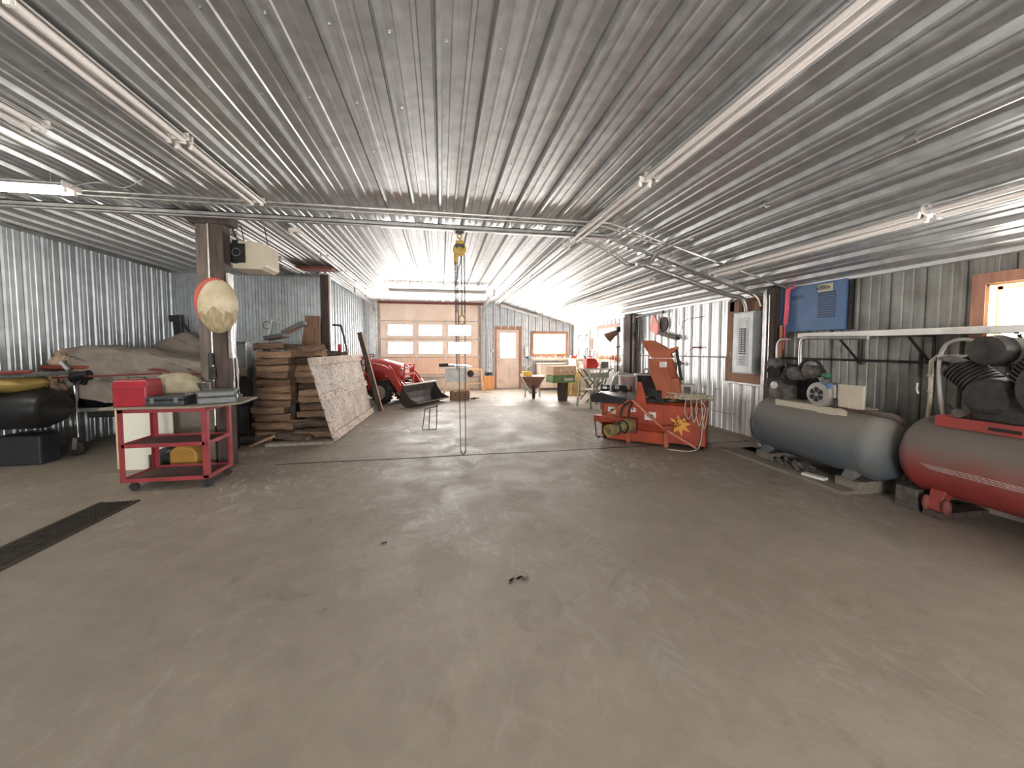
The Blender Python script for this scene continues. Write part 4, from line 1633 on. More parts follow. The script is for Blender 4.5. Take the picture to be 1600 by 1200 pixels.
# ================================================================== covered boat on trailer
tr_ = thing('boat_trailer', 'boat trailer with jack wheel parked along the left wall', 'trailer', (-4.2, 6.4, 0))
mb = MB()
for y in (-.30, .45):
    mb.bar((-.5, y, .52), (1.1, y, .52), .06, .08)
mb.bar((-.58, -.02, .55), (-.3, -.28, .52), .06, .07)
mb.bar((-.58, .0, .55), (-.3, .45, .52), .06, .07)
mb.bar((-.3, -.3, .52), (-.3, .45, .52), .06, .06)
mb.build('frame', 'dark_metal', tr_, bev=.004)
MB().bar((-1.05, -.32, .58), (.62, -.55, .63), .05, .05).build('side_rail', 'steel', tr_, bev=.003)
mb = MB()
mb.tube([(-.55, -.42, .92), (-.54, -.42, .72)], .028, 10)
mb.tube([(-.54, -.42, .74), (-.535, -.42, .24)], .020, 10)
j_ = mb.build('jack_tube', 'chrome', tr_, smooth=True)
mb = MB()
mb.bar((-.60, -.42, 1.13), (-.68, -.42, 1.24), .03, .04)
mb.bar((-.535, -.42, .92), (-.60, -.42, 1.13), .018, .018)
mb.bar((-.535, -.42, .92), (-.46, -.42, 1.02), .018, .018)
mb.build('crank', 'chrome', j_)
MB().prof((-.56, -.46, .10), (-.56, -.38, .10), [(0, .08), (.2, .095), (.8, .095), (1, .08)], 24).build('jack_wheel', 'black_rubber', tr_, smooth=True)
MB().bar((-.535, -.47, .24), (-.555, -.47, .09), .05, .01, (0, 1, 0)).build('wheel_fork', 'conduit', tr_)
mb = MB()
mb.bar((-1.06, -.34, .60), (-.98, -.34, .74), .03, .04)
mb.bar((-1.12, -.34, .55), (-.76, -.32, .58), .05, .05)
mb.build('coupler', 'chrome', tr_, bev=.004)
mb = MB()
mb.box((-.52, -.30, 1.02), (.16, .16, .16), (0, .3, 0))
mb.cyl((-.60, -.38, 1.02), (-.40, -.38, 1.06), .07)
mb.build('winch', 'black', tr_, smooth=True, bev=.01)
mb = MB()
mb.tube([(-1.0, -.30, 1.16), (-.45, -.30, 1.15)], .035, 10)
mb.build('guide_roller', 'rust_red', tr_, smooth=True)
mb = MB()
mb.prof((.9, -.62, .28), (.9, -.44, .28), [(0, .22), (.15, .28), (.85, .28), (1, .22)], 28)
mb.build('wheel', 'black_rubber', tr_, smooth=True)
mb = MB()
mb.tube([(-.82, -.38, 1.03), (-.2, -.42, 1.05), (.5, -.5, 1.08)], .012, 8)
mb.tube([(.35, -.48, 1.13), (.6, -.58, 1.12), (.8, -.72, 1.08), (1.40, -.78, 1.10)], .016, 8, sub=3)
mb.build('red_rail', 'rust_red', tr_, smooth=True)

# hull under the cover
bt_ = thing('covered_boat', 'boat under a brown fabric cover on the trailer by the left wall', 'boat', (-4.2, 6.62, 0))


def cover(name, x0, x1, yc, prof_, half, zb, m, par, seed_=1, nose=.22):
    rs = []
    n = 22
    for i in range(n + 1):
        t = i / n
        x = x0 + (x1 - x0) * t
        # height profile by piecewise-linear interpolation
        for (a, za), (b, zb_) in zip(prof_, prof_[1:]):
            if a <= t <= b:
                s_ = (t - a) / (b - a)
                s_ = s_ * s_ * (3 - 2 * s_)
                top = za + (zb_ - za) * s_
                break
        env = min(1, (t / nose)) ** .45 if t < nose else 1
        hw = half * (.35 + .65 * env)
        bot = zb(t)
        ring = []
        M_ = 28
        for k in range(M_ + 1):
            a = PI * k / M_
            cx, cz = math.cos(a), math.sin(a)
            yy = -hw * math.copysign(abs(cx) ** .55, cx)
            zz = bot + (top - bot) * (abs(cz) ** .62)
            f = .02 * math.sin(t * 19 + k * .9 + seed_) * (1 - cz) + .012 * math.sin(k * 1.7 + t * 31)
            ring.append((x + .03 * math.sin(k * 1.3 + seed_), yc + yy + f * 2, zz + f))
        rs.append(ring)
    mb = MB()
    mb.rings(rs, caps=False, closed=False)
    # close the nose
    c = Vector((x0 - .03, yc, (prof_[0][1] + zb(0)) / 2))
    o = len(mb.v)
    mb.v.append(tuple(c))
    for k in range(len(rs[0]) - 1):
        mb.f.append([o, k, k + 1])
        mb.mi.append(0)
    o = len(mb.v)
    L_ = len(rs) - 1
    n_ = len(rs[0])
    mb.v.append((x1 + .02, yc, (prof_[-1][1] + zb(1)) / 2))
    for k in range(n_ - 1):
        mb.f.append([o, L_ * n_ + k + 1, L_ * n_ + k])
        mb.mi.append(0)
    return mb.build(name, m, par, smooth=True)


cover('cover', -.98, 1.16, -.22, [(0, 1.22), (.05, 1.42), (.22, 1.46), (.42, 1.42), (.7, 1.30), (1, 1.16)], .36, lambda t: .95 - .28 * min(1, t * 3.2), 'tarp', bt_, 1)
cover('bow_cover', -1.02, -.66, -.24, [(0, 1.30), (.3, 1.40), (1, 1.44)], .26, lambda t: .88 - .12 * t, 'tarp_tan', bt_, 3)
cover('stern_cover', -.75, .62, 1.02, [(0, 1.20), (.25, 1.58), (.45, 1.70), (.7, 1.52), (1, 1.20)], .42, lambda t: .70, 'tarp', bt_, 5)
mb = MB()
mb.rings([[(-.7 + i * .28, -.22 + .30 * math.cos(2 * PI * k / 16), .78 + .22 * math.sin(2 * PI * k / 16)) for k in range(16)] for i in range(8)])
mb.build('hull', 'black', bt_, smooth=True)
wpst = thing('winch_post', 'dark leaning post with strap strut behind the covered boat', 'post', (-4.84, 8.35, 0))
MB().bar((-.02, 0, .9), (-.08, 0, 2.04), .10, .14).build('upright', 'black', wpst, bev=.01)
MB().bar((.0, 0, 1.90), (.45, 0, 1.15), .025, .05).build('strut', 'dark_metal', wpst)
MB().box((-.10, 0, 1.98), (.20, .12, .12), (0, -.1, 0)).build('head', 'dark_metal', wpst, bev=.01)
MB().bb(-.08, .06, -.08, .08, 0, .92).build('base', 'dark_metal', wpst, bev=.01)
# yellow kayak-like thing behind the cart
yk = thing('yellow_case', 'yellow hard case on the black crates, left of the dark post', 'case', (-3.12, 5.86, 0))
MB().prism([(-.12, .90), (-.02, .98), (.25, 1.02), (.25, .745), (.0, .745)], 'y', -.1, .1).build('lower_shell', 'yellow', yk, bev=.03)
MB().prism([(-.05, 1.08), (.25, 1.20), (.25, 1.10), (.0, 1.06)], 'y', -.1, .1).build('upper_shell', 'yellow', yk, bev=.015)
# dark pile at the far left with yellow cushion
dk = thing('covered_machine', 'dark machine with yellow-brown top at the left picture edge', 'machine', (-4.95, 5.55, 0))
mb = MB()
mb.rings([[(-.35 + i * .14 + (.0), .30 * math.cos(2 * PI * k / 20) * (1 if 0 < i < 5 else .8), .70 + .25 * math.sin(2 * PI * k / 20) * (1 if 0 < i < 5 else .75)) for k in range(20)] for i in range(6)])
mb.build('body', 'black', dk, smooth=True, bev=.03)
mb = MB()
mb.ell((-.02, -.05, 1.0), (.30, .26, .11))
mb.build('seat', 'olive', dk, smooth=True)
MB().tube([(-.1, -.3, 1.13), (.38, -.3, 1.15)], .022, 8).build('handlebar', 'rust_red', dk, smooth=True)
mb = MB()
mb.bb(-.3, .16, .0, .25, .0, .36)
mb.build('track', 'bin_dark', dk, bev=.02)
mb = MB()
mb.bb(-.25, .28, -.28, .28, 1.08, 1.12)
mb.build('rack', 'grey_plastic', dk, bev=.01)

# drain grate
dg = thing('floor_drain', 'long dark metal drain grate set in the floor at left', 'drain', (-2.93, 2.0, 0))
MB().bb(-.145, .145, -1.6, 2.06, -.004, .003).build('channel', 'black', dg)
mb = MB()
for k in range(9):
    x = -.128 + k * .032
    mb.bb(x - .009, x + .009, -1.6, 2.06, .002, .010)
y = -1.55
while y < 2.05:
    mb.bb(-.135, .135, y - .006, y + .006, .001, .007)
    y += .12
mb.build('grate', 'grate', dg)
for x in (-.15, .15):
    MB().bb(x - .012, x + .012, -1.6, 2.07, .0, .011).build('frame', 'grate', dg)
# small debris
for (x, y, s_, l) in ((-.42, 2.85, .02, 'tiny dark chip on the bare floor left of centre'), (.45, 2.25, .05, 'dark leaf scrap on the bare floor in the centre')):
    mb = MB()
    for k in range(5):
        mb.box((x + random.uniform(-s_, s_), y + random.uniform(-s_, s_) * .5, .004), (s_ * .9, s_ * .35, .004), (0, 0, random.uniform(0, 3)))
    tag(mb.build('debris', 'bark'), l, 'debris')

# ================================================================== firewood


def log_mesh(L, r, kind, seed_):
    rnd = random.Random(seed_)
    n = 9
    base = []
    if kind == 0:      # split wedge
        arc = [(math.cos(a) * r, math.sin(a) * r) for a in [R(q) for q in (20, 45, 70, 95, 120, 145)]]
        base = arc + [(-r * .35, -r * .55), (r * .1, -r * .75), (r * .55, -r * .35)]
    elif kind == 1:    # flat split slab
        base = [(-r * 1.0, -r * .72), (-r * .3, -r * .86), (r * .4, -r * .80), (r * 1.0, -r * .66), (r * 1.12, .1 * r), (r * .7, r * .74), (0, r * .86), (-r * .7, r * .72), (-r * 1.12, 0)]
    else:              # round
        base = [(math.cos(2 * PI * k / 9) * r * .85, math.sin(2 * PI * k / 9) * r * .85) for k in range(9)]
    mb = MB()
    rs = []
    m = 7
    for i in range(m + 1):
        t = i / m
        sc2 = 1 + rnd.uniform(-.07, .07)
        ox, oz = rnd.uniform(-.12, .12) * r, rnd.uniform(-.12, .12) * r
        rs.append([(-L / 2 + L * t + (rnd.uniform(-.01, .01) if i in (0, m) else 0), u * sc2 + ox + rnd.uniform(-.05, .05) * r, v * sc2 + oz + rnd.uniform(-.06, .06) * r) for u, v in base])
    mb.rings(rs)
    nb = 5 if kind == 0 else (2 if kind == 1 else 9)
    for k, f in enumerate(mb.f):
        if len(f) > 4:
            mb.mi[k] = 1
        else:
            mb.mi[k] = 0 if (k % 9) < nb else 1
    return mb


protos = []
for k in range(8):
    kd = (1, 0, 1, 0, 2, 1, 0, 1)[k]
    ms = [('bark', 'wood_split'), ('bark', 'wood_split_dark'), ('wood_split_dark', 'wood_split'), ('bark', 'wood_split_dark')][k % 4]
    o = log_mesh(.50, .064, kd, k + 3).build('firewood_log', ms, smooth=False)
    protos.append(o)
used_p = set()


def log(k, loc, rot, label, group, s=1.0):
    src = protos[k % len(protos)]
    if k % len(protos) in used_p:
        o = src.copy()
        COL.objects.link(o)
    else:
        o = src
        used_p.add(k % len(protos))
    o.location = loc
    o.rotation_euler = rot
    o.scale = (s, 1, 1)
    tag(o, label, 'firewood log', group)
    return o


rnd = random.Random(11)
kk = 0
ORD = ['lowest', 'second', 'third', 'fourth', 'fifth', 'sixth', 'seventh', 'eighth', 'ninth', 'tenth', 'eleventh', 'topmost']
G1, G2, G3, G4 = ('logs of the tall left firewood column', 'logs of the recessed firewood column', 'logs slumped on the floor before the stacks', 'logs lying loose on top of the woodpile')
dz = .113
for i in range(12):
    z = .066 + i * dz
    x = -2.69 + rnd.uniform(-.03, .03) + (-.06 if i < 4 else 0)
    y = 6.86 + rnd.uniform(-.015, .015) - max(0, (4 - i)) * .03
    log(rnd.choice((0, 2, 5, 7, 0, 2)), (x, y, z), (rnd.uniform(-.3, .3), rnd.uniform(-.035, .035), rnd.uniform(-.12, .12) + (PI if rnd.random() < .5 else 0)),
        '%s log counted from the floor in the front left firewood column' % ORD[i], G1)
    log(rnd.choice((0, 2, 5, 7)), (x, y + .15, z), (0, 0, 0), 'split log directly behind the front left firewood column', 'second row of the left firewood column')
for i in range(11):
    z = .066 + i * .113
    for col in range(2):
        x = -2.04 - .23 * min(1, z / 1.2) + rnd.uniform(-.02, .02)
        y = 7.18 + col * .16
        log(kk, (x, y, z), (rnd.uniform(-.35, .35), rnd.uniform(-.035, .035), rnd.uniform(-.14, .14)),
            '%s log counted from the floor in the shaded stack beside the spotted hatch' % ORD[min(i, 10)] if col == 0 else 'split log in the rear row of the shaded stack', G2 if col == 0 else 'rear row of the shaded stack')
        kk += 1
for i in range(10):
    for j in range(3):
        log(kk, (-2.36 + rnd.uniform(-.01, .01), 7.56 + j * .52, .075 + i * .128), (rnd.uniform(-.1, .1), 0, R(90)), 'split log laid lengthwise behind the front stacks', 'logs behind the front stacks')
        log(kk + 3, (-2.20 + rnd.uniform(-.01, .01), 7.56 + j * .52, .075 + i * .128), (rnd.uniform(-.1, .1), 0, R(90)), 'split log laid lengthwise behind the front stacks', 'logs behind the front stacks') if i < 9 else None
        kk += 1
sl = [(-2.62, 6.66, .065, .05), (-2.06, 6.86, .065, -.08), (-1.98, 6.40, .075, .12), (-2.52, 6.42, .065, .10), (-2.78, 6.22, .06, .30), (-2.58, 6.54, .19, .08), (-2.04, 6.60, .20, .10), (-2.30, 6.74, .20, .05),
      (-2.08, 6.84, .32, .1), (-2.64, 6.68, .31, -.06), (-2.04, 6.86, .44, .2), (-2.22, 6.22, .065, -.35), (-2.06, 6.84, .56, .12), (-2.06, 6.88, .68, -.15), (-1.92, 6.62, .07, .18)]
sl.sort(key=lambda q: q[0] / q[1] + q[2] * .0001)
N15 = ['first', 'second', 'third', 'fourth', 'fifth', 'sixth', 'seventh', 'eighth', 'ninth', 'tenth', 'eleventh', 'twelfth', 'thirteenth', 'fourteenth', 'fifteenth']
for q, (x, y, z, rz) in enumerate(sl):
    log(kk, (x, y, z), (rnd.uniform(-.3, .3), rnd.uniform(-.08, .08), rz), '%s from the left of the logs slumped before the woodpile' % N15[q], G3, 1.05)
    kk += 1
tp = [(-2.2, 7.05, 1.34, .5), (-2.05, 7.15, 1.32, -.4), (-2.42, 7.10, 1.43, .1), (-2.12, 7.45, 1.32, .9), (-2.68, 6.95, 1.44, .2), (-1.98, 7.5, 1.30, .7), (-2.05, 7.05, 1.41, .8), (-2.15, 7.7, 1.34, 1.2), (-2.0, 7.85, 1.30, .2), (-2.35, 7.9, 1.38, -.3), (-1.98, 8.2, 1.30, .4)]
tp.sort(key=lambda q: q[0] / q[1])
for q, (x, y, z, rz) in enumerate(tp):
    x -= .12
    log(kk, (x, y, z), (rnd.uniform(-.5, .5), rnd.uniform(-.12, .12), rz), '%s from the left of the loose logs topping the woodpile' % N15[q], G4, .85)
    kk += 1
stk = MB().bar((-2.70, 5.96, .02), (-2.42, 6.12, .13), .035, .03).build('stick', 'wood_split')
tag(stk, 'single pale stick leaning at the foot of the woodpile', 'stick')
fb = MB().bb(-2.5, -1.60, 5.98, 6.12, .0, .045).build('pallet_board', 'board_grey', bev=.004)
tag(fb, 'grey board lying on the floor beneath the slumped logs', 'board')

# leaning white spotted panel with three battens
P0, P1 = Vector((-1.63, 6.15, .0)), Vector((-1.52, 8.72, .0))
Q0, Q1 = Vector((-1.99, 6.22, 1.26)), Vector((-1.76, 8.66, 1.27))
pn = thing('wooden_hatch', 'large white spotted wooden panel leaning on the woodpile', 'panel', (-1.63, 6.15, 0))
nrm = ((P1 - P0).cross(Q0 - P0)).normalized()
if nrm.x < 0:
    nrm = -nrm
off = Vector((-1.63, 6.15, 0))


def quad(a, b, c, d, th, m, name, par, lift=0.0):
    mb = MB()
    pts = [p - off + nrm * lift for p in (a, b, c, d)]
    pts2 = [p + nrm * th for p in pts]
    mb.add(pts + pts2, [(0, 1, 2, 3), (7, 6, 5, 4), (0, 4, 5, 1), (1, 5, 6, 2), (2, 6, 7, 3), (3, 7, 4, 0)])
    return mb.build(name, m, par, bev=.002)


def L2(t, a, b):
    return a + (b - a) * t


quad(P0, P1, Q1, Q0, .02, 'osb_white', 'sheet', pn)
for t0, t1, s0, s1 in ((0.0, .09, -.01, 1.01), (.47, .56, -.02, 1.0), (.90, 1.0, -.01, 1.0)):
    a, b = L2(t0, P0, Q0), L2(t0, P1, Q1)
    d, c = L2(t1, P0, Q0), L2(t1, P1, Q1)
    quad(L2(s0, a, b), L2(s1, a, b), L2(s1, d, c), L2(s0, d, c), .036, 'osb_batten', 'batten', pn, .02)
ln = thing('leaning_board', 'tall dark brown board leaning in front of the red tractor', 'board', (-1.36, 8.95, 0))
MB().bar((.0, 0, .01), (-.42, .02, 1.76), .10, .035, (0, 1, 0)).build('plank', 'post_wood', ln, bev=.003)
MB().bar((.06, -.03, .01), (-.36, -.01, 1.75), .022, .03, (0, 1, 0)).build('pale_edge', 'cardboard_light', ln, bev=.003)
# firewood end-pile seen between white panel and brown board
for i in range(9):
    for j in range(2):
        log(kk, (-1.95, 8.98 + .15 * j, .075 + i * .128), (rnd.uniform(-.1, .1), 0, rnd.uniform(-.05, .05)), 'split log in the far pile behind the brown leaning board', 'logs beyond the spotted hatch', .9)
        kk += 1

# dark post and brown slab at the bay corner
cpst = thing('wooden_post', 'dark brown timber post at the corner of the far bay', 'post', (-2.40, 8.74, 0))
MB().bb(-.075, .075, -.075, .075, 0, ZC - .02).build('timber', 'post_wood', cpst, bev=.004)
MB().bb(.078, .105, -.05, .07, 0, ZC - .02).build('pale_edge', 'lamp_white', cpst, bev=.002)
ws = MB().prism([(-.20, 1.3), (.18, 1.3), (.17, 2.05), (-.10, 2.06)], 'y', -.02, .02).build('wood_slab', 'old_wood', bev=.004)
place(ws, (-2.62, 8.4, .02), (R(-3), 0, 0))
tag(ws, 'reddish brown wood slab standing behind the woodpile', 'slab')
wsb = MB().bb(-2.85, -2.42, 8.2, 8.42, 0, 1.32).build('wood_crate', 'post_wood', bev=.004)
tag(wsb, 'dark crate under the reddish brown slab behind the woodpile', 'crate')
tf = thing('tube_frame', 'bent black and silver tube frame rising behind the woodpile', 'frame', (-2.25, 9.2, 0))
MB().tube([(-.22, 0, .1), (-.22, 0, 1.75), (-.17, 0, 1.92), (.0, 0, 1.92), (.05, 0, 1.86), (.16, 0, 1.25), (.2, 0, .1)], .024, 10, sub=4).build('tube', 'dark_metal', tf, smooth=True)
MB().tube([(.12, -.02, 1.35), (.19, -.02, .9)], .03, 10).build('white_sleeve', 'vinyl_white', tf, smooth=True)
MB().cyl((-.02, .1, 1.0), (-.02, .1, 1.5), .05).build('red_cylinder', 'red_bright', tf, smooth=True)

# folding flood lamp on a stand
fl_ = thing('work_lamp', 'grey two-panel work lamp on a bent arm above the firewood', 'lamp', (-3.22, 7.9, 0))
MB().bar((0, 0, 1.40), (.12, 0, 1.96), .05, .04).build('stand_arm', 'conduit', fl_, bev=.004)
MB().bb(-.05, .05, -.05, .05, 0, 1.42).build('stand', 'dark_metal', fl_, bev=.005)
MB().bar((.12, 0, 1.94), (.42, -.02, 1.86), .03, .03).build('cross_arm', 'conduit', fl_, bev=.004)
for (p0, p1, w_) in (((.02, 0, 1.60), (.36, -.04, 1.66), .26), ((.30, 0, 1.70), (.68, 0, 1.90), .24)):
    k = MB().bar(p0, p1, w_, .07).build('lamp_head', 'grey_plastic', fl_, bev=.01)
    MB().bar(Vector(p0) + Vector((.02, 0, -.04)), Vector(p1) + Vector((-.02, 0, -.04)), w_ - .03, .01).build('lens', 'old_wood', k)
MB().torus((.03, -.02, 1.84), (0, 1, 0), .07, .006, 20, 6).build('cable_loop', 'dark_metal', fl_)
# ================================================================== orange snow blower
sb = thing('snow_blower', 'large orange tractor-mounted snow blower standing right of centre', 'snow blower', (2.44, 5.60, 0), R(-41.3))
W_ = 1.46
# auger housing: back sheet curved in profile, two side plates
mb = MB()
prof_ = [(.0, .24), (-.02, .30), (-.02, .58), (.10, .64), (.48, .66), (.48, .64), (.12, .62), (.02, .56), (.02, .32), (.05, .20), (.16, .09), (.36, .05), (.36, .02), (.14, .05), (.03, .14)]
mb.prism(prof_, 'x', .04, W_ - .02)
mb.build('auger_housing', 'orange', sb, bev=.003)
for x in (.02, W_ - .01):
    mb = MB()
    mb.prism([(-.03, .10), (-.03, .60), (.06, .68), (.50, .68), (.62, .40), (.60, .06), (.34, .02), (.08, .03)], 'x', x, x + .012)
    mb.build('side_plate', 'orange', sb, bev=.002)
    MB().bb(x - .01, x + .022, .06, .52, .0, .03).build('skid_shoe', 'dark_metal', sb)
# right flat back panel
MB().bb(.92, W_, -.034, -.022, .07, .60).build('back_panel', 'orange', sb, bev=.004)
MB().bb(.42, .92, -.030, -.022, .30, .60).build('centre_panel', 'orange', sb, bev=.004)
MB().bb(.10, .98, -.045, -.02, .03, .20).build('lower_plate', 'orange', sb, bev=.01)
MB().bb(.05, .42, -.035, -.022, .36, .56).build('left_panel', 'orange_chute', sb, bev=.004)
# auger inside
mb = MB()
mb.cyl((.05, .34, .32), (W_ - .04, .34, .32), .03)
for k in range(60):
    a = k * .42
    a2 = (k + 1) * .42
    x_, x2 = .06 + k * .0225, .06 + (k + 1) * .0225
    c, s_, c2, s2 = math.cos(a), math.sin(a), math.cos(a2), math.sin(a2)
    mb.add([(x_, .34 + c * .14, .32 + s_ * .14), (x_, .34 + c * .22, .32 + s_ * .22), (x2, .34 + c2 * .22, .32 + s2 * .22), (x2, .34 + c2 * .14, .32 + s2 * .14)], [(0, 1, 2, 3)])
mb.build('auger', 'orange_chute', sb)
# left bracket (lower link beam) sticking out
mb = MB()
mb.bb(-.06, .50, -.16, -.04, .30, .385)
mb.build('link_beam', 'orange', sb, bev=.004)
MB().bb(-.062, .3, -.162, -.04, .385, .39).build('beam_flange', 'orange_tube', sb)
mb = MB()
mb.tube([(-.05, -.14, .30), (-.03, -.12, .06), (.08, -.06, .05)], .010, 6)
mb.ell((.0, -.10, .05), (.025, .025, .02))
mb.build('chain_stay', 'dark_metal', sb)
mb = MB()
mb.bar((.0, -.10, .30), (.12, -.04, .18), .06, .02)
mb.build('link_plate', 'orange_chute', sb)
# gearbox and PTO shaft
mb = MB()
mb.box((.46, -.06, .28), (.22, .16, .22))
mb.cyl((.46, -.10, .28), (.46, -.18, .28), .07)
mb.build('gearbox', 'rust_red', sb, smooth=True, bev=.01)
pto = MB().tube([(.47, -.16, .29), (.34, -.44, .27)], .05, 14).build('drive_shaft', 'pto_yellow', sb, smooth=True)
mb = MB()
mb.prof((.50, -.11, .30), (.44, -.25, .29), [(0, .06), (.3, .09), (1, .095)], 20)
mb.build('shaft_guard', 'pto_yellow', pto, smooth=True)
mb = MB()
mb.prof((.36, -.40, .27), (.28, -.56, .26), [(0, .055), (.3, .075), (.9, .085), (1, .085), (.98, .06), (.4, .05)], 18)
mb.build('yoke_guard', 'pto_yellow', pto, smooth=True)
mb = MB()
mb.torus((.36, -.40, .27), (.45, .9, 0), .075, .014, 18, 6)
mb.torus((.42, -.27, .28), (.45, .9, 0), .088, .012, 18, 6)
mb.build('shaft_ring', 'cast_dark', pto, smooth=True)
# A-frame hitch
mb = MB()
mb.bar((.50, -.10, .66), (.93, -.14, .30), .045, .03)
mb.bar((.93, -.14, .30), (1.36, -.10, .06), .035, .03)
mb.build('hitch_arm', 'orange_tube', sb, bev=.003)
MB().bar((.46, -.10, .66), (.06, -.14, .36), .03, .02).build('hitch_arm', 'orange_chute', sb, bev=.003)
MB().prism([(.90, .26), (.98, .26), (1.14, .34), (.94, .33)], 'y', -.16, -.12).build('gusset', 'orange', sb, bev=.003)
for x in (.97, .44):
    mb = MB()
    mb.bb(x - .03, x + .03, -.08, -.04, .02, .22)
    mb.prof((x, -.07, .035), (x, -.03, .035), [(0, .035), (1, .035)], 12)
    mb.build('stand_leg', 'orange_chute', sb, bev=.003)
# top mast
mb = MB()
mb.prism([(.52, .60), (.68, .60), (.66, .74), (.60, .92), (.54, .92), (.54, .76)], 'y', -.04, -.0)
mb.build('mast', 'orange', sb, bev=.006)
mb = MB()
mb.box((.46, -.02, .70), (.14, .12, .12), (0, .2, .2))
mb.tube([(.42, -.04, .62), (.36, -.08, .52), (.33, -.10, .40)], .016, 6)
mb.tube([(.50, -.06, .62), (.46, -.09, .50), (.46, -.10, .36)], .014, 6)
mb.build('top_link', 'dark_metal', sb, bev=.006)
# hydraulic hoses
mb = MB()
for k in range(4):
    mb.tube([(.60 + .03 * k, .02, .70 + .02 * k), (.70 + .03 * k, -.02, .84 - .03 * k), (.84, .0, .74 - .03 * k), (.92, .02, .62)], .014, 7, sub=4)
mb.build('hydraulic_hose', 'black_rubber', sb, smooth=True)
mb = MB()
mb.cyl((.70, .06, .74), (.88, .06, .74), .06)
mb.cyl((.62, .10, .64), (.84, .10, .64), .045)
mb.build('hydraulic_motor', 'dark_metal', sb, smooth=True)
# turntable and chute
MB().prof((.98, .22, .64), (.98, .22, .69), [(0, .17), (.3, .20), (.7, .20), (1, .16)], 28).build('chute_ring', 'dark_metal', sb, smooth=True)


def chute_sec(p, wx, wy, tilt):
    return None


mb = MB()
secs = [(.98, .20, .67, .155, .14), (.95, .20, .86, .165, .14), (.87, .20, 1.06, .17, .13), (.83, .20, 1.26, .155, .12)]
rs = []
for x, y, z, a, b in secs:
    rs.append([(x - a, y - b, z), (x + a * .55, y - b, z), (x + a, y - b * .2, z), (x + a, y + b, z), (x - a, y + b, z)])
mb.rings(rs)
mb.build('chute', 'orange_chute', sb, bev=.004)
MB().prism([(1.02, .66), (1.14, .72), (1.10, 1.00), (1.0, .98)], 'y', .04, .32).build('chute_rib', 'orange_chute', sb, bev=.004)
mb = MB()
rs = []
for x, z, a in ((.85, 1.27, .13), (.80, 1.36, .14), (.74, 1.44, .13), (.64, 1.53, .07)):
    dx = a
    rs.append([(x - dx, .09, z), (x + dx * 1.15, .09, z - .0), (x + dx * 1.15, .31, z), (x - dx, .31, z)])
mb.rings(rs)
mb.build('deflector', 'orange_chute', sb, bev=.004)
MB().prism([(.86, 1.38), (1.06, 1.44), (1.06, 1.40), (.94, 1.30)], 'y', .10, .30).build('deflector_lip', 'orange_chute', sb, bev=.003)
MB().tube([(1.05, .16, 1.40), (1.12, .14, 1.0), (1.14, .14, .96)], .020, 8).build('deflector_cylinder', 'black', sb, smooth=True)
MB().bb(.84, .94, .052, .058, 1.14, 1.22).build('sticker', 'sticker_white', sb)
# stickers
for (x0_, x1_, z0_, z1_, y_) in ((.66, .82, .37, .49, -.032), (.12, .24, .42, .52, -.037), (.44, .54, .47, .53, -.032)):
    s_ = MB().bb(x0_, x1_, y_ - .003, y_, z0_, z1_).build('sticker', 'sticker_white', sb)
    MB().bb(x0_ + .04, x1_ - .04, y_ - .0045, y_ - .003, (z0_ + z1_) / 2 - .006, (z0_ + z1_) / 2 + .02).build('print', 'black', s_)
# star emblem and slanted name
st = []
for k in range(16):
    a = 2 * PI * k / 16 + .2
    r_ = (.15, .075)[k % 2] * (1 + .12 * math.sin(k * 2.3))
    st.append((1.14 + r_ * math.cos(a), .34 + r_ * math.sin(a)))
MB().prism(st, 'y', -.038, -.033).build('star_emblem', 'star_yellow', sb)
textmesh('lettering', 'METEOR', .125, 'sticker_red', (1.21, -.0405, .43), (R(90), R(-36), 0), sb, ext=.001)
# bits lying on the blower
tray = thing('tray', 'black tray resting on the left top of the snow blower', 'tray', (2.56, 5.55, .68), R(-41.3))
MB().prism([(-.24, -.09), (.28, -.09), (.26, .0), (-.14, .06), (-.26, .0)], 'y', -.18, .16).build('pan', 'black', tray, bev=.006)
for k, (x, y, z, l) in enumerate(((2.50, 5.60, .80, 'leftmost chrome-banded black fitting on the black tray'), (2.64, 5.50, .80, 'middle chrome-banded black fitting on the black tray'), (2.76, 5.40, .80, 'rightmost chrome-banded black fitting on the black tray'))):
    o = thing('light_fitting', l, 'fitting', (x, y, z), R(-30 + 20 * k), 'fittings on the black tray')
    MB().cyl((-.06, 0, 0), (.07, 0, .0), .055, .045, n=16).build('body', 'black', o, smooth=True)
    MB().prof((-.03, 0, 0), (.03, 0, 0), [(0, .058), (1, .056)], 16).build('band', 'chrome', o, smooth=True)
gbx = thing('equipment_box', 'grey box with dark panel standing behind the black tray', 'box', (3.74, 7.80, 0), R(-20))
MB().prism([(-.20, .0), (.30, .0), (.34, .86), (.05, .90), (-.06, .80), (-.12, .62)], 'y', -.15, .15).build('body', 'elec_grey', gbx, bev=.01)
MB().bb(.06, .24, -.156, -.15, .66, .82).build('dark_panel', 'dark_metal', gbx)

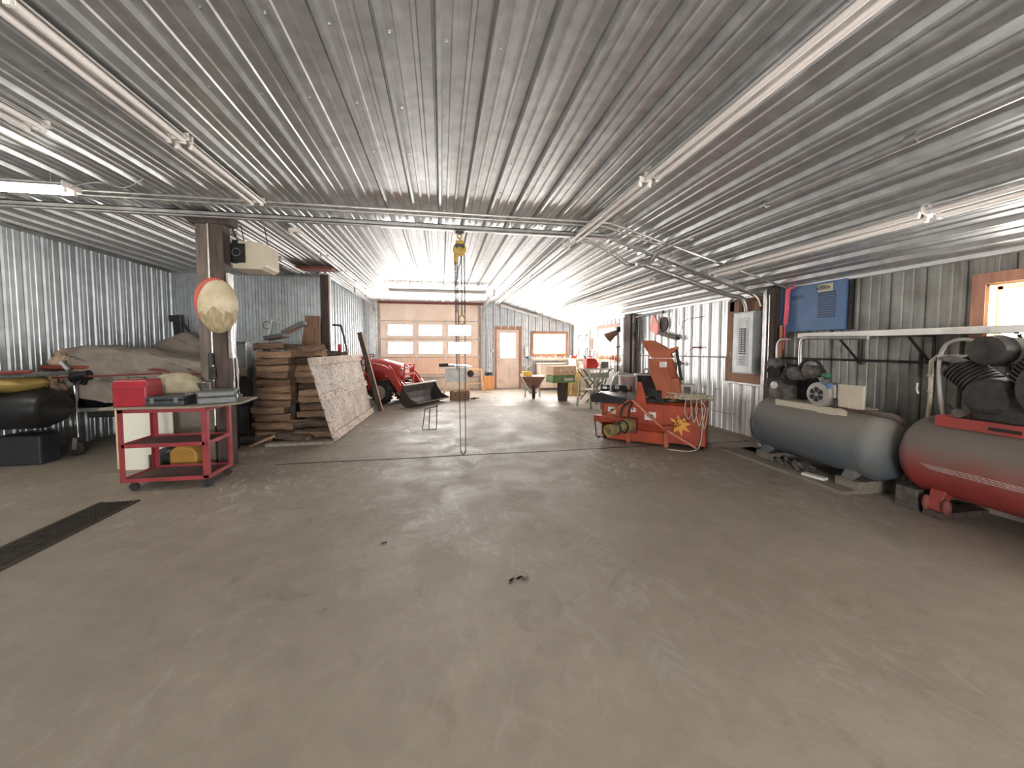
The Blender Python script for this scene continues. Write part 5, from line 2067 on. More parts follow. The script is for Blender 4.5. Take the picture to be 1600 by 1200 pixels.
bk_ = thing('bucket', 'torn white bucket standing on top of the snow blower', 'bucket', (3.50, 5.02, .675), R(-41))
MB().prof((0, 0, 0), (0, 0, .22), [(0, .095), (.05, .105), (.95, .115), (1, .118), (.999, .10), (.1, .09), (.09, .001)], 26).build('shell', 'bucket_white', bk_, smooth=True)
MB().bb(-.02, .07, -.116, -.107, .06, .19).build('torn_label', 'cast_grey', bk_)
MB().bb(-.10, -.06, -.105, -.09, .13, .17).build('mark', 'black', bk_)
gt = MB().prof((0, 0, 0), (0, 0, .36), [(0, .05), (.1, .06), (.6, .055), (.75, .03), (1, .028)], 16).build('bottle', 'green_plastic', smooth=True)
place(gt, (3.32, 5.12, .675))
tag(gt, 'dull green bottle between the orange chute and white bucket', 'bottle')
rp_ = MB()
r2 = random.Random(5)
for k in range(34):
    bx0 = 1.02 + r2.uniform(0, .42)
    pts = []
    for q in range(5):
        pts.append((bx0 + r2.uniform(-.13, .13), .08 + r2.uniform(-.10, .14), .70 + r2.uniform(.0, .085)))
    rp_.tube(pts, .008, 5, sub=4)
for k, x in enumerate((1.20, 1.27, 1.34, 1.40)):
    rp_.tube([(x, .05, .72), (x + .01, -.06, .66), (x + .02 * (k % 2), -.07, .55), (x + .05, -.07, .44 - .04 * k), (x + .08, -.06, .50), (x + .09, -.05, .62)], .006, 5, sub=4)
rp_.tube([(1.40, -.05, .70), (1.46, -.07, .60), (1.43, -.08, .40), (1.42, -.08, .20), (1.38, -.10, .05), (1.25, -.14, .008), (1.0, -.16, .008)], .007, 6, sub=5)
ro = rp_.build('rope_bundle', 'rope', smooth=True)
place(ro, (2.44, 5.60, 0), (0, 0, R(-41.3)))
tag(ro, 'tangled pale twine draped over the right end of the snow blower', 'twine')

# drums behind
for (x, y, m, l, hh, r_) in ((3.56, 6.95, 'drum_pink', 'pale pink drum with white rim behind the snow blower', .88, .16), (3.98, 6.95, 'drum_dark', 'dark drum behind the orange chute', .90, .22)):
    d_ = thing('drum', l, 'drum', (x, y, 0))
    MB().prof((0, 0, 0), (0, 0, hh), [(0, r_), (.33, r_), (.34, r_ * 1.04), (.36, r_), (.66, r_), (.67, r_ * 1.04), (.69, r_), (1, r_)], 28).build('barrel', 'drum_dark' if 'dark drum' in l else 'drum_pink', d_, smooth=True)
    MB().torus((0, 0, hh), (0, 0, 1), r_ * 1.05, .014, 28, 8).build('rim', 'sticker_white', d_, smooth=True)
    if m == 'drum_dark':
        MB().torus((-.05, -.05, hh + .06), (0, 1, 0), .05, .01, 18, 6).build('handle', 'black', d_)

# ================================================================== tractor with loader
tk = thing('tractor', 'red compact tractor with front loader parked by the garage door', 'tractor', (-1.26, 10.42, 0), R(-33))
for (x, y, r_, w_) in ((0, -.42, .30, .18), (0, .42, .30, .18), (-.92, -.30, .36, .18), (-.92, .42, .36, .18)):
    mb = MB()
    mb.prof((x, y - w_ / 2, r_), (x, y + w_ / 2, r_), [(0, r_ * .62), (.02, r_ * .86), (.15, r_ * .94), (.85, r_ * .94), (.98, r_ * .86), (1, r_ * .62)], 30)
    for k in range(18):
        a = 2 * PI * k / 18
        for s_ in (-1, 1):
            aa = a + (s_ > 0) * PI / 18
            cx, cz = x + math.cos(aa) * r_ * .96, r_ + math.sin(aa) * r_ * .96
            mb.box((cx, y + s_ * w_ * .24, cz), (.05, w_ * .5, .035), (0, -aa + PI / 2, 0))
    wl_ = mb.build('wheel', 'black_rubber', tk, smooth=False)
    MB().prof((x, y - w_ / 2 - .005, r_), (x, y + w_ / 2 + .005, r_), [(0, r_ * .2), (.02, r_ * .60), (.98, r_ * .60), (1, r_ * .2)], 24).build('rim', 'motor_grey', wl_, smooth=True)
mb = MB()
mb.bb(-.95, .30, -.13, .13, .30, .56)
mb.bb(-.1, .1, -.34, .34, .26, .36)
mb.bb(-.95, -.75, -.25, .35, .30, .5)
mb.build('chassis', 'dark_metal', tk, bev=.01)
rs = []
for x, z0, z1, hw in ((-.62, .56, 1.13, .22), (-.3, .56, 1.12, .225), (.0, .56, 1.06, .22), (.25, .57, .99, .205), (.38, .60, .92, .17), (.43, .66, .84, .12)):
    rg = []
    for k in range(16):
        a = 2 * PI * k / 16
        c, s_ = math.cos(a), math.sin(a)
        rg.append((x, math.copysign(abs(c) ** .5, c) * hw, (z0 + z1) / 2 + math.copysign(abs(s_) ** .5, s_) * (z1 - z0) / 2))
    rs.append(rg)
hd = MB().rings(rs).build('hood', 'tractor_red', tk, smooth=True)
MB().bb(.395, .45, -.12, .12, .66, .86).build('grille', 'sticker_white', hd, bev=.02)
for y in (-.12, .12):
    MB().ell((.38, y, .88), (.05, .045, .03)).build('headlight', 'chrome', hd, smooth=True)
MB().bb(-.05, .22, -.226, -.22, .68, .84).build('side_grille', 'cardboard_light', hd)
mb = MB()
mb.bb(-.80, -.60, -.20, .20, .5, 1.10)
mb.build('dash', 'black', tk, bev=.02)
mb = MB()
mb.torus((-.76, 0, 1.20), (-.5, 0, 1), .13, .014, 24, 8)
mb.cyl((-.72, 0, 1.05), (-.76, 0, 1.20), .02)
mb.build('steering_wheel', 'black', tk, smooth=True)
MB().bb(-1.02, -.84, -.12, .18, .78, 1.20).build('seat', 'tractor_red', tk, bev=.03)
for y in (-.30, .42):
    MB().prism([(-1.1, .70), (-.62, .55), (-.58, .70), (-.72, .84), (-1.1, .86)], 'y', y - .09, y + .09).build('fender', 'tractor_red', tk, bev=.02)
# brush guard
mb = MB()
for y in (-.19, .19):
    mb.bar((.50, y, .52), (.54, y, 1.02), .035, .035, (1, 0, 0))
mb.bar((.54, -.20, 1.01), (.54, .20, 1.01), .035, .035)
mb.bar((.52, -.20, .76), (.52, .20, .76), .05, .06)
mb.bb(.28, .52, -.18, .18, .46, .52)
mb.build('brush_guard', 'orange', tk, bev=.004)
# loader arms
for y in (-.42, .42):
    mb = MB()
    mb.prism([(-.50, .98), (-.42, 1.06), (.10, .98), (.30, .88), (.76, .30), (.755, .10), (.70, .12), (.20, .72), (.02, .82), (-.46, .90)], 'y', y - .035, y + .035)
    ar = mb.build('loader_arm', 'tractor_red', tk, bev=.006)
    MB().tube([(.22, y, .98), (.58, y, .62)], .022, 10).build('bucket_cylinder', 'tractor_red', ar, smooth=True)
    MB().tube([(.52, y, .68), (.70, y, .49)], .012, 8).build('cylinder_rod', 'chrome', ar, smooth=True)
    MB().prism([(.60, .50), (.76, .48), (.75, .36), (.70, .30)], 'y', y - .05, y + .05).build('link', 'tractor_red', ar, bev=.004)
    MB().tube([(-.20, y, .56), (.28, y, .62)], .028, 10).build('lift_cylinder', 'dark_metal', ar, smooth=True)
    MB().bb(-.42, -.28, y - .05, y + .05, .34, 1.0).build('loader_post', 'tractor_red', ar, bev=.006)
MB().bb(.56, .66, -.42, .42, .36, .44).build('cross_tube', 'tractor_red', tk, bev=.01)
# bucket
bu = MB()
shell = [(.86, .53), (.78, .34), (.77, .16), (.84, .04), (.96, .0), (1.26, .10), (1.26, .115), (.97, .02), (.86, .06), (.795, .17), (.80, .33), (.875, .52)]
bu.prism(shell, 'y', -.68, .68)
b1 = bu.build('bucket', 'bucket_dark', tk, bev=.002)
for y in (-.68, .668):
    MB().prism([(.86, .55), (.78, .34), (.77, .16), (.84, .04), (.96, .0), (1.30, .12), (1.06, .22), (.92, .40)], 'y', y, y + .012).build('bucket_side', 'bucket_dark', b1, bev=.002)
MB().bb(.86, .90, -.68, .68, .515, .55).build('top_lip', 'motor_grey', b1, bev=.004)
MB().bar((1.22, -.68, .10), (1.22, .68, .10), .06, .018).build('cutting_edge', 'bucket_in', b1)

# wire frame stand
wf = thing('wire_stand', 'small dark three-legged wire stand on the floor near the bucket', 'stand', (-.20, 6.75, 0))
mb = MB()
for (a, b) in (((-.14, 0, .008), (-.09, .05, .36)), ((-.03, 0, .008), (-.01, .06, .38)), ((.10, 0, .008), (.11, .05, .40))):
    mb.tube([a, b], .008, 6)
mb.build('leg', 'black', wf)
mb = MB()
mb.tube([(-.14, 0, .008), (.10, 0, .008)], .006, 6)
mb.tube([(-.09, .05, .36), (.11, .05, .40)], .008, 6)
mb.ell((.11, .05, .405), (.018, .018, .018))
mb.build('cross_wire', 'dark_metal', wf)

# saw table with clutter
sw = thing('saw_table', 'grey table saw with cluttered white top in front of the garage door', 'table saw', (.38, 11.6, 0))
MB().bb(-.28, .36, -.25, .25, .42, .82).build('cabinet', 'elec_grey_light', sw, bev=.01)
MB().bb(-.42, .50, -.32, .32, .82, .87).build('table_top', 'vinyl_white', sw, bev=.006)
for sx, sy in ((-1, -1), (1, -1), (-1, 1), (1, 1)):
    MB().bar((sx * .28 + .04, sy * .2, .46), (sx * .38 + .04, sy * .28, 0), .04, .03, (0, 1, 0)).build('leg', 'tan_edge', sw, bev=.003)
MB().bar((-.32, -.26, .16), (.40, -.26, .16), .03, .03).build('brace', 'tan_edge', sw)
MB().prof((.46, -.28, .66), (.46, -.18, .66), [(0, .07), (.2, .10), (1, .10)], 20).build('hand_wheel', 'cast_dark', sw, smooth=True)
cl_ = thing('cordless_drill', 'dark power tools lying on the left of the saw table', 'power tool', (.08, 11.32, .872))
MB().bb(-.16, .12, -.05, .05, .0, .10).build('body', 'cast_dark', cl_, bev=.02)
MB().bar((-.08, 0, .0), (-.04, 0, .02), .05, .05).build('grip', 'red_bright', cl_, bev=.01)
MB().bb(.05, .30, -.04, .06, .0, .05).build('battery', 'grey_plastic', cl_, bev=.01)
pl_ = MB().box((0, 0, 0), (.7, .5, .02), (.03, .05, .2)).build('sheet', 'sticker_white', bev=.003)
place(pl_, (.46, 11.62, .905))
tag(pl_, 'crooked white sheet lying on the saw table', 'sheet')
hs = thing('saw_horse', 'pine sawhorse right of the saw table near the garage door', 'sawhorse', (1.02, 12.4, 0))
MB().bb(-.30, .30, -.04, .04, .68, .74).build('beam', 'pine', hs, bev=.003)
for sx in (-1, 1):
    for sy in (-1, 1):
        MB().bar((sx * .24, sy * .02, .70), (sx * .30, sy * .22, 0), .05, .03, (0, 1, 0)).build('leg', 'pine', hs, bev=.002)
MB().bar((-.27, -.12, .28), (.27, -.12, .28), .05, .02).build('brace', 'pine', hs)
cb = thing('wooden_crate', 'brown wooden crate on the floor below the saw table', 'crate', (.475, 10.55, 0))
for q in ((-.265, .265, -.14, -.125), (-.265, .265, .125, .14), (-.265, -.25, -.14, .14), (.25, .265, -.14, .14)):
    MB().bb(*q, 0, .24).build('side', 'old_wood', cb, bev=.002)
MB().bb(-.25, .25, -.125, .125, 0, .012).build('bottom', 'old_wood', cb)
for x in (-.12, .12):
    MB().cyl((x, -.142, .16), (x, -.139, .16), .022, n=12).build('hand_hole', 'black', cb)
for k in range(6):
    o = MB().bar((.27 + .07 * k, 10.47 + .02 * (k % 2), .20), (.33 + .06 * k, 10.62, .26 + .01 * (k % 3)), .035, .03).build('wood_scrap', 'cardboard_light' if k % 2 else 'wood_split', bev=.002)
    tag(o, '%s wood scrap from the left lying on the brown crate' % N15[k], 'wood scrap', 'scraps in the brown crate')
for k, (x, y) in enumerate(((.85, 10.62), (.95, 10.75))):
    o = MB().box((0, 0, .02), (.16, .05, .035), (0, 0, .4 - k)).build('offcut', 'cardboard_light' if k else 'dark_metal', bev=.003)
    place(o, (x, y, 0))
    tag(o, ('dark offcut on the floor right of the brown crate', 'pale offcut on the floor right of the brown crate')[k], 'offcut')
wb_ = thing('waste_bin', 'orange pine slatted bin beside the entry door', 'bin', (1.56, 12.92, 0))
for k in range(6):
    MB().bb(-.18 + .06 * k, -.125 + .06 * k, -.13, -.115, 0, .47).build('slat', 'pine_orange', wb_, bev=.002)
MB().bb(-.18, .18, -.115, .13, 0, .46).build('body', 'pine_orange', wb_, bev=.003)
bgx = MB()
for k in range(9):
    bgx.tube([(1.42 + r2.uniform(0, .28), 12.86 + r2.uniform(-.06, .06), .49 + r2.uniform(0, .10)) for _ in range(5)], .014, 6, sub=4)
tag(bgx.build('hose_coil', 'blue_dark', smooth=True), 'coiled dark blue hose heaped on the orange pine bin', 'hose')
sp = MB().prof((1.58, 12.98, .60), (1.58, 12.98, .72), [(0, .03), (.6, .03), (.7, .015), (1, .015)], 12).build('spray_bottle', 'sticker_white', smooth=True)
tag(sp, 'small white bottle above the coiled hose on the pine bin', 'bottle')
mb = MB()
mb.tube([(1.47, YF - .06, 1.9), (1.50, YF - .06, 2.0), (1.58, YF - .06, 1.92), (1.60, YF - .06, .7)], .016, 8, sub=3)
tag(mb.build('conduit', 'conduit', smooth=True), 'bent conduit on the wall between garage door and entry door', 'conduit')
o = MB().bb(1.66, 1.76, YF - .08, YF - .03, 1.27, 1.39).build('switch_box', 'elec_grey_light', bev=.004)
tag(o, 'small switch box on the wall left of the entry door', 'switch box')
ph = thing('telephone', 'white wall telephone between entry door and far window', 'telephone', (2.92, YF - .05, 1.30))
MB().bb(-.05, .06, -.04, .03, -.17, .14).build('base', 'vinyl_white', ph, bev=.006)
MB().bb(-.055, -.02, -.07, -.04, -.12, .12).build('handset', 'sticker_white', ph, bev=.01)
MB().bb(-.04, .06, -.045, -.04, -.24, -.19).build('cord_box', 'dark_metal', ph)

# wheelbarrow facing the camera
wr_ = thing('wheelbarrow', 'rusty wheelbarrow with pale wooden handles near the entry door', 'wheelbarrow', (2.50, 10.35, 0), R(-10))
rs = []
for z, x0_, x1_, y0_, y1_ in ((.30, -.13, .13, -.02, .30), (.62, -.32, .32, -.12, .62), (.63, -.34, .34, -.13, .64)):
    rs.append([(x0_, y0_, z), (x1_, y0_, z), (x1_, y1_, z), (x0_, y1_, z)])
MB().rings(rs).build('tray', 'wb_rust', wr_, bev=.02)
MB().prof((-.045, -.08, .19), (.045, -.08, .19), [(0, .12), (.15, .18), (.5, .19), (.85, .18), (1, .12)], 26).build('wheel', 'black_rubber', wr_, smooth=True)
for sx in (-1, 1):
    MB().bar((sx * .07, -.14, .20), (sx * .32, .95, .62), .035, .045).build('handle', 'pine' if sx > 0 else 'cream_paint', wr_, bev=.004)
    MB().tube([(sx * .20, .26, .38), (sx * .22, .34, .012), (sx * .20, .46, .012), (sx * .20, .42, .45)], .014, 8).build('leg', 'steel', wr_, smooth=True)
mb = MB()
mb.bar((-.34, -.02, .58), (-.08, -.16, .16), .03, .03)
mb.build('front_brace', 'cream_paint', wr_)
o = MB().prism([(-.12, 0), (.12, 0), (.12, .10), (.10, .12), (-.12, .12)], 'y', -.08, .08).build('yellow_case', 'yellow', bev=.01)
place(o, (2.38, 10.62, .632), (0, 0, .1))
tag(o, 'small yellow case sitting on the wheelbarrow', 'case')

# stump with two produce boxes
sm = thing('log_stump', 'upright dark log stump holding the two cardboard boxes', 'stump', (3.20, 9.90, 0))
MB().prof((0, 0, 0), (0, 0, .49), [(0, .125), (.3, .145), (.7, .15), (1, .145)], 11).build('bark', 'bark', sm, smooth=True)
MB().prof((0, 0, .488), (0, 0, .497), [(0, .135), (1, .13)], 11).build('cut_face', 'wood_split', sm)
bgx = thing('produce_box', 'green and white cardboard produce box on the log stump', 'box', (3.13, 9.90, .50), R(12))
mb = MB()
for q in ((-.32, .34, -.20, -.192), (-.32, .34, .192, .20), (-.32, -.312, -.20, .20), (.332, .34, -.20, .20)):
    mb.bb(*q, 0, .19)
mb.bb(-.32, .34, -.2, .2, 0, .008)
mb.build('body', 'green_card', bgx, bev=.003)
MB().bb(.02, .30, -.204, -.2, .05, .12).build('pale_print', 'sticker_white', bgx)
bgx = thing('produce_box', 'brown cardboard box stacked on top of the green box', 'box', (3.14, 9.90, .70), R(12))
MB().bb(-.32, .36, -.21, .21, 0, .24).build('body', 'cardboard_light', bgx, bev=.004)
for x in (.08, .24):
    MB().cyl((x, -.214, .08), (x, -.21, .08), .017, n=12).build('hand_hole', 'black', bgx)
MB().prism([(-.16, .13), (-.10, .17), (-.06, .13), (-.10, .08)], 'y', -.214, -.21).build('printed_mark', 'sticker_white', bgx)

# cabinet and long low bench under the far window
cbn = thing('base_cabinet', 'pale pink-beige base cabinet under the far window', 'cabinet', (3.62, 12.75, 0))
MB().bb(-.36, .52, -.25, .30, .06, .86).build('body', 'entry_paint', cbn, bev=.004)
MB().bb(-.40, .56, -.29, .32, .86, .90).build('top', 'cream_paint', cbn, bev=.004)
for x0_, x1_ in ((-.33, .06), (.09, .49)):
    d_ = MB().bb(x0_, x1_, -.268, -.25, .10, .62).build('door', 'entry_paint', cbn, bev=.004)
    MB().ell((x1_ - .04 if x0_ < 0 else x0_ + .04, -.28, .5), (.014, .014, .014)).build('knob', 'steel', d_)
    MB().bb(x0_, x1_, -.268, -.25, .66, .83).build('drawer', 'entry_paint', cbn, bev=.004)
o = MB().bb(3.10, 4.50, YF - .30, YF - .04, .98, 1.06).build('window_shelf', 'entry_paint', bev=.004)
tag(o, 'narrow pinkish shelf directly below the far window', 'shelf')
# supports for narrow shelf
for k in range(7):
    x = 3.25 + k * .17
    o = MB().prof((x, YF - .18, 1.06), (x, YF - .18, 1.06 + (.06, .09, .05)[k % 3]), [(0, .028), (.8, .028), (1, .02)], 10).build('jar', ('sticker_white', 'entry_paint', 'coral')[k % 3], smooth=True)
    tag(o, '%s jar from the left on the shelf below the far window' % N15[k], 'jar', 'jars on the window shelf')
lm = thing('desk_lamp', 'curved pale hose nozzle standing left of the cabinet', 'nozzle', (2.90, 12.7, 0))
MB().tube([(-.08, 0, .0), (-.06, 0, .65), (-.02, 0, .76), (.04, 0, .80), (.08, 0, .78)], .02, 8, sub=3).build('stem', 'cream_paint', lm, smooth=True)
MB().bb(-.14, .02, -.08, .08, 0, .02).build('base', 'dark_metal', lm)

# yellow-brown stand, table, gas can
ys = thing('machine_stand', 'tall olive-yellow machine stand right of the cardboard boxes', 'stand', (3.92, 10.85, 0))
MB().prism([(-.13, 0), (.13, 0), (.08, .15), (.08, .72), (-.08, .72), (-.08, .15)], 'y', -.12, .12).build('column', 'olive', ys, bev=.01)
MB().bb(-.18, .18, -.16, .16, 0, .03).build('foot', 'olive', ys, bev=.006)
gr_ = MB()
gr_.cyl((-.18, 0, .82), (.18, 0, .82), .07)
gr_.bb(-.09, .09, -.09, .09, .72, .86)
gr_.build('grinder', 'cream_paint', ys, smooth=True, bev=.01)
for sx in (-1, 1):
    MB().prof((sx * .17, 0, .82), (sx * .23, 0, .82), [(0, .09), (1, .09)], 20).build('grinding_wheel', 'sticker_white', ys, smooth=True)
o = MB().bb(3.56, 3.76, 10.9, 11.1, 0, .42).build('yellow_box', 'yellow', bev=.01)
tag(o, 'yellow box on the floor between stump and olive stand', 'box')
wt = thing('folding_table', 'pale folding work table carrying the red fuel can', 'table', (3.98, 9.75, 0))
MB().bb(-.38, .50, -.30, .30, .85, .885).build('table_top', 'lamp_white', wt, bev=.004)
for y in (-.24, .24):
    MB().bar((-.34, y, .85), (.30, y, 0), .03, .03, (0, 1, 0)).build('leg', 'post_grey', wt)
    MB().bar((.40, y, .85), (-.24, y, 0), .03, .03, (0, 1, 0)).build('leg', 'post_grey', wt)
fc = thing('fuel_can', 'bright red fuel can on the pale folding table', 'fuel can', (3.86, 9.60, .886), R(10))
MB().prism([(-.16, 0), (.17, 0), (.17, .20), (.10, .26), (-.16, .26)], 'y', -.10, .10).build('body', 'red_bright', fc, bev=.02)
MB().tube([(-.10, 0, .26), (-.10, 0, .31), (.04, 0, .31), (.06, 0, .26)], .013, 8).build('handle', 'red_bright', fc, smooth=True)
MB().cyl((-.14, 0, .25), (-.17, 0, .33), .022).build('spout', 'black', fc, smooth=True)
MB().bb(.175, .24, -.06, .06, .02, .16).build('side_cap', 'coral', fc, bev=.02)
for k, (x, y, m, l, d_) in enumerate(((4.25, 9.62, 'grey_plastic', 'grey machine part right of the red fuel can', (.20, .2, .18)), (4.40, 9.9, 'bin_dark', 'dark case at the wall end of the folding table', (.14, .2, .10)), (3.66, 9.9, 'cream_paint', 'cream box left of the red fuel can', (.12, .16, .16)))):
    o = MB().box((0, 0, d_[2] / 2), d_).build('machine_part', m, bev=.03)
    place(o, (x, y, .886), (0, 0, k))
    tag(o, l, 'machine part')
o = MB().bb(4.27, 4.47, 12.3, 12.5, 1.06, 1.16).build('red_box', 'coral', bev=.01)
o2 = MB().bb(4.22, 4.58, 11.7, 12.4, 0, 1.06).build('shelf_unit', 'cream_paint', bev=.006)
tag(o, 'small bright red box in the far right corner', 'box')
tag(o2, 'cream storage unit beneath the small bright red box', 'cabinet')

# green plastic chair
gcx = thing('plastic_chair', 'drab green plastic armchair facing away from the table', 'chair', (3.60, 8.72, 0), R(-165))
MB().prism([(-.24, -.22), (.24, -.22), (.22, .22), (-.22, .22)], 'z', .40, .43).build('seat', 'green_plastic', gcx, bev=.01)
rs = []
bkx = []
for i in range(13):
    a = -1.25 + 2.5 * i / 12
    bkx.append((math.sin(a) * .30, .22 + .10 * math.cos(a) - .05))
for i in range(0, 12):
    if i in (2, 4, 6, 8, 10):
        pass
mb = MB()
for z0_, z1_ in ((.72, .84),):
    for (a, b) in zip(bkx, bkx[1:]):
        mb.bar((a[0], a[1], (z0_ + z1_) / 2), (b[0], b[1], (z0_ + z1_) / 2), .02, z1_ - z0_)
mb.build('back_rail', 'green_plastic', gcx, bev=.004)
for i in (3, 5, 7, 9):
    a = bkx[i]
    MB().bar((a[0] * .8, .20, .43), (a[0], a[1], .74), .05, .012, (0, 1, 0)).build('back_slat', 'green_plastic', gcx)
for sx in (-1, 1):
    MB().bar((sx * .28, .20, .74), (sx * .28, -.22, .63), .05, .025).build('armrest', 'green_plastic', gcx, bev=.005)
    for sy, h_ in ((-1, .63), (1, .44)):
        MB().bar((sx * .25, sy * .20, h_), (sx * .29, sy * .27, 0), .05, .035, (0, 1, 0)).build('leg', 'green_plastic', gcx, bev=.004)
o = MB().bb(4.06, 4.36, 8.55, 8.85, 0, .34).build('storage_box', 'cardboard_light', bev=.006)
tag(o, 'pale box on the floor right of the green chair', 'box')
o = MB().bb(3.62, 3.92, 8.12, 8.36, 0, .26).build('dark_bin', 'bin_dark', bev=.01)
tag(o, 'dark bin on the floor behind the black tray of the blower', 'bin')
for k, (x, y, h_, m, l) in enumerate(((4.35, 8.2, .78, 'pegboard', 'tall pale panel leaning at the wall behind the green chair'),)):
    o = MB().box((0, 0, h_ / 2), (.03, .8, h_), (0, .08, 0)).build('leaning_sheet', 'elec_grey', bev=.004)
    place(o, (4.52, 9.80, 0))
    tag(o, l, 'panel')

# pegboard and hanging tools on the right wall
pg = MB().bb(XR - .062, XR - .045, 11.55, 12.95, .95, 2.05).build('tool_board', 'pegboard', bev=.002)
tag(pg, 'pale tool board on the right wall in the far corner', 'tool board')
XT = XR - .08
kinds = 0
for i in range(16):
    y = 11.65 + (i % 8) * .165
    z = 1.72 if i < 8 else 1.28
    mb = MB()
    kd = i % 4
    if kd == 0:      # wrench
        mb.tube([(XT, y, z - .11), (XT, y, z + .11)], .010, 6)
        mb.torus((XT, y, z + .13), (1, 0, 0), .022, .008, 12, 6)
        nm2 = 'wrench'
    elif kd == 1:    # hammer
        mb.tube([(XT, y, z - .15), (XT, y, z + .10)], .012, 6)
        mb.bb(XT - .02, XT + .015, y - .06, y + .05, z + .09, z + .125)
        nm2 = 'hammer'
    elif kd == 2:    # saw
        mb.prism([(y - .03, z - .16), (y + .05, z - .16), (y + .02, z + .14), (y - .01, z + .14)], 'x', XT - .003, XT + .003)
        nm2 = 'hand_saw'
    else:            # pliers
        mb.tube([(XT, y - .035, z - .10), (XT, y - .005, z), (XT, y + .012, z + .07)], .008, 6)
        mb.tube([(XT, y + .035, z - .10), (XT, y + .005, z), (XT, y - .012, z + .07)], .008, 6)
        nm2 = 'pliers'
    o = mb.build(nm2, 'dark_metal')
    tag(o, '%s on the tool board, %s from the right, %s row' % (nm2.replace('_', ' '), N15[i % 8], 'upper' if i < 8 else 'lower'), nm2.replace('_', ' '), 'tools on the tool board')
o = MB().bb(XR - .05, XR - .03, 11.3, 11.47, 1.35, 1.72).build('wall_holder', 'old_wood', bev=.004)
tag(o, 'brown leather holder on the wall between tool board and window', 'holder')
gsx = thing('wire_rack', 'white wire rack on the right wall left of the window', 'rack', (XR - .06, 11.35, 1.1))
mb = MB()
for k in range(5):
    mb.tube([(0, -.32, -.16 + k * .09), (0, .14, -.16 + k * .09)], .006, 5)
for k in range(6):
    mb.tube([(0, -.32 + k * .092, -.18), (0, -.32 + k * .092, .24)], .006, 5)
mb.build('grid', 'dark_metal', gsx)
# items on window sill
sl_ = MB().bb(XR - .16, XR - .03, 9.45, 10.95, 1.07, 1.10).build('sill_shelf', 'pine', bev=.003)
tag(sl_, 'pink-beige shelf beneath the sunny right window', 'shelf')
for k in range(8):
    y = 9.6 + k * .16
    h_ = (.08, .12, .06, .10)[k % 4]
    o = MB().prof((XR - .095, y, 1.10), (XR - .095, y, 1.10 + h_), [(0, .035), (.7, .035), (1, .02)], 10).build('jar', ('coral', 'olive', 'grey_plastic', 'coral')[k % 4], smooth=True)
    tag(o, '%s jar from the right on the shelf beneath the sunny right window' % N15[k], 'jar', 'jars beneath the right window')
mb = MB()
for k in range(9):
    mb.bb(XR - .05, XR - .035, 9.35 + k * .17, 9.40 + k * .17, .80, .96)
mb.bb(XR - .05, XR - .03, 9.3, 10.9, .96, .985)
tag(mb.build('tool_rail', 'steel', bev=.003), 'steel rail with dark clips below the window shelf', 'rail')
# hooded lamp on a pole
pl2 = thing('clamp_lamp', 'rusty hooded lamp on a pole in front of the right window', 'lamp', (4.42, 9.15, 0))
MB().tube([(0, 0, .42), (0, 0, 1.86)], .018, 8).build('pole', 'dark_metal', pl2, smooth=True)
MB().bb(-.12, .12, -.12, .12, 0, .02).build('base', 'dark_metal', pl2)
MB().tube([(0, 0, .02), (0, 0, .45)], .03, 8).build('lower_pole', 'cast_grey', pl2, smooth=True)
MB().prof((-.0, .05, 1.84), (-.24, .14, 1.66), [(0, .05), (.3, .09), (1, .14), (.98, .13), (.35, .08)], 22).build('hood', 'wb_rust', pl2, smooth=True)
MB().bb(-.05, .05, -.04, .08, 1.82, 1.95).build('clamp', 'dark_metal', pl2, bev=.01)
MB().bar((-.14, .0, 1.42), (.06, 0, 1.46), .03, .03).build('cross_arm', 'rust_red', pl2)
# dark post on the right wall
rpst = thing('wooden_post', 'dark brown timber post on the right wall behind the drums', 'post', (XR - .10, 8.85, 0))
MB().bb(-.07, .07, -.20, .10, 0, 2.24).build('timber', 'post_wood', rpst, bev=.004)
MB().bb(-.05, .05, -.36, -.27, 0, 2.22).build('second_timber', 'post_grey', rpst, bev=.004)
# rail of hanging things
rl = thing('hanging_rail', 'dark rail under the eave with hanging chains, right wall', 'rail', (XR - .12, 8.05, 2.14))
MB().bar((0, -.68, .03), (0, .62, .0), .03, .04).build('rail', 'dark_metal', rl)
MB().cyl((-.02, -.70, .03), (.02, -.70, .03), .03).build('end_knob', 'black', rl)
for k, (dy, L_) in enumerate(((.48, 1.0), (.30, .7), (.05, .8), (.40, .55))):
    mb = MB()
    chain(mb, -.02, dy, -.03, -.03 - L_, .05, .006, .014)
    mb.build('chain', 'dark_metal', rl)
for k, (dy, l) in enumerate(((.38, 'tangle of dark tack hanging under the rail'),)):
    mb = MB()
    for q in range(10):
        mb.tube([(-.04 + r2.uniform(-.03, .03), dy + r2.uniform(-.08, .08), -.08 - .1 * j + r2.uniform(-.05, .05)) for j in range(5)], .010, 6, sub=3)
    o = mb.build('hanging_straps', 'dark_metal', rl)
for dy in (.10,):
    MB().tube([(-.03, dy, -.0), (-.03, dy, -.78)], .008, 6).build('hanging_rod', 'black', rl)
MB().tube([(-.05, .30, -.35), (-.08, .14, -.60), (-.10, .10, -.82)], .010, 6).build('hanging_cane', 'post_grey', rl)
ts = thing('warning_triangle', 'pink-red reflective triangle hanging on the white wall', 'sign', (XR - .10, 7.70, 1.93))
MB().prism([(-.17, -.16), (-.10, -.24), (.12, -.14), (.17, -.02), (.12, .17), (.06, .24), (.0, .20), (-.16, .0)], 'x', -.012, .012).build('face', 'coral', ts, bev=.002)
MB().prism([(.02, .23), (.08, .26), (.15, .06), (.12, .0)], 'x', -.018, .016).build('pale_border', 'lamp_white', ts, bev=.002)
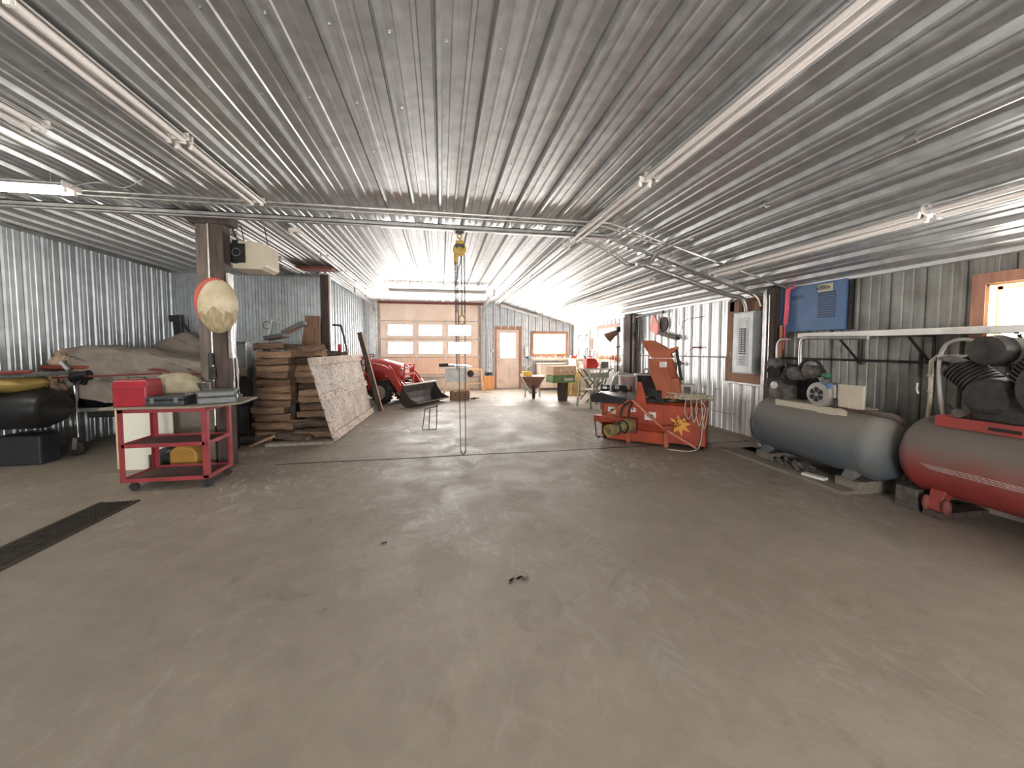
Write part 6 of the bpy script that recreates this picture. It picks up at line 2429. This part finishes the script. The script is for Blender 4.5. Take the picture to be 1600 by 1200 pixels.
o = MB().prof((XR - .06, 7.42, 1.92), (XR - .03, 7.42, 1.92), [(0, .15), (1, .15)], 24).build('round_disc', 'cast_dark', smooth=True)
tag(o, 'dark round blade hanging behind the pink-red triangle', 'blade')
ls = thing('strip_heater', 'short tilted brown strip fixture below the red triangle', 'fixture', (XR - .10, 7.20, 1.68))
MB().bar((0, .30, .06), (0, -.34, -.07), .07, .08).build('body', 'post_grey', ls, bev=.004)
MB().cyl((-.01, -.36, -.07), (.0, -.40, -.08), .03).build('end_cap', 'black', ls)
MB().tube([(0, -.30, .0), (0, -.40, -.02), (0, -.48, .12), (0, -.56, .26), (.02, -1.1, .30)], .006, 6, sub=3).build('cord', 'dark_metal', ls)
vp = thing('pipe', 'dark vertical pipe with tap on the white wall right of the chute', 'pipe', (XR - .09, 6.88, 0))
MB().tube([(0, 0, .06), (0, 0, 1.12)], .016, 8).build('riser', 'dark_metal', vp, smooth=True)
MB().tube([(0, .25, 1.12), (0, -.22, 1.12)], .016, 8).build('tee', 'dark_metal', vp, smooth=True)
MB().cyl((0, -.10, 1.08), (0, -.10, 1.17), .03).build('tap', 'rust_red', vp, smooth=True)
vv = thing('gauge', 'small valve with a hanging cord on the white wall', 'valve', (XR - .07, 6.30, 1.43))
MB().bb(-.03, .03, -.09, .09, -.02, .015).build('body', 'rust_red', vv, bev=.008)
MB().cyl((0, 0, .0), (0, 0, .11), .012).build('stem', 'steel', vv, smooth=True)
MB().tube([(0, .08, -.01), (0, .25, -.08), (0, .38, -.18), (0, .52, -.26)], .005, 5, sub=3).build('cord', 'dark_metal', vv)
mb = MB()
mb.tube([(XR - .05, 5.9, .35), (XR - .06, 5.6, .34), (XR - .05, 5.35, .36)], .005, 5, sub=3)
tag(mb.build('wire', 'steel'), 'thin wire low on the white wall near the compressor', 'wire')
# small clips along the wall
for k, (y, z) in enumerate(((7.2, .72), (6.6, .70), (6.1, .72), (5.8, .71))):
    o = MB().bb(XR - .05, XR - .025, y - .05, y + .05, z, z + .018).build('wall_clip', 'steel', bev=.003)
    tag(o, '%s steel clip from the left in the low row on the white wall' % N15[k], 'clip', 'clips on the white wall')
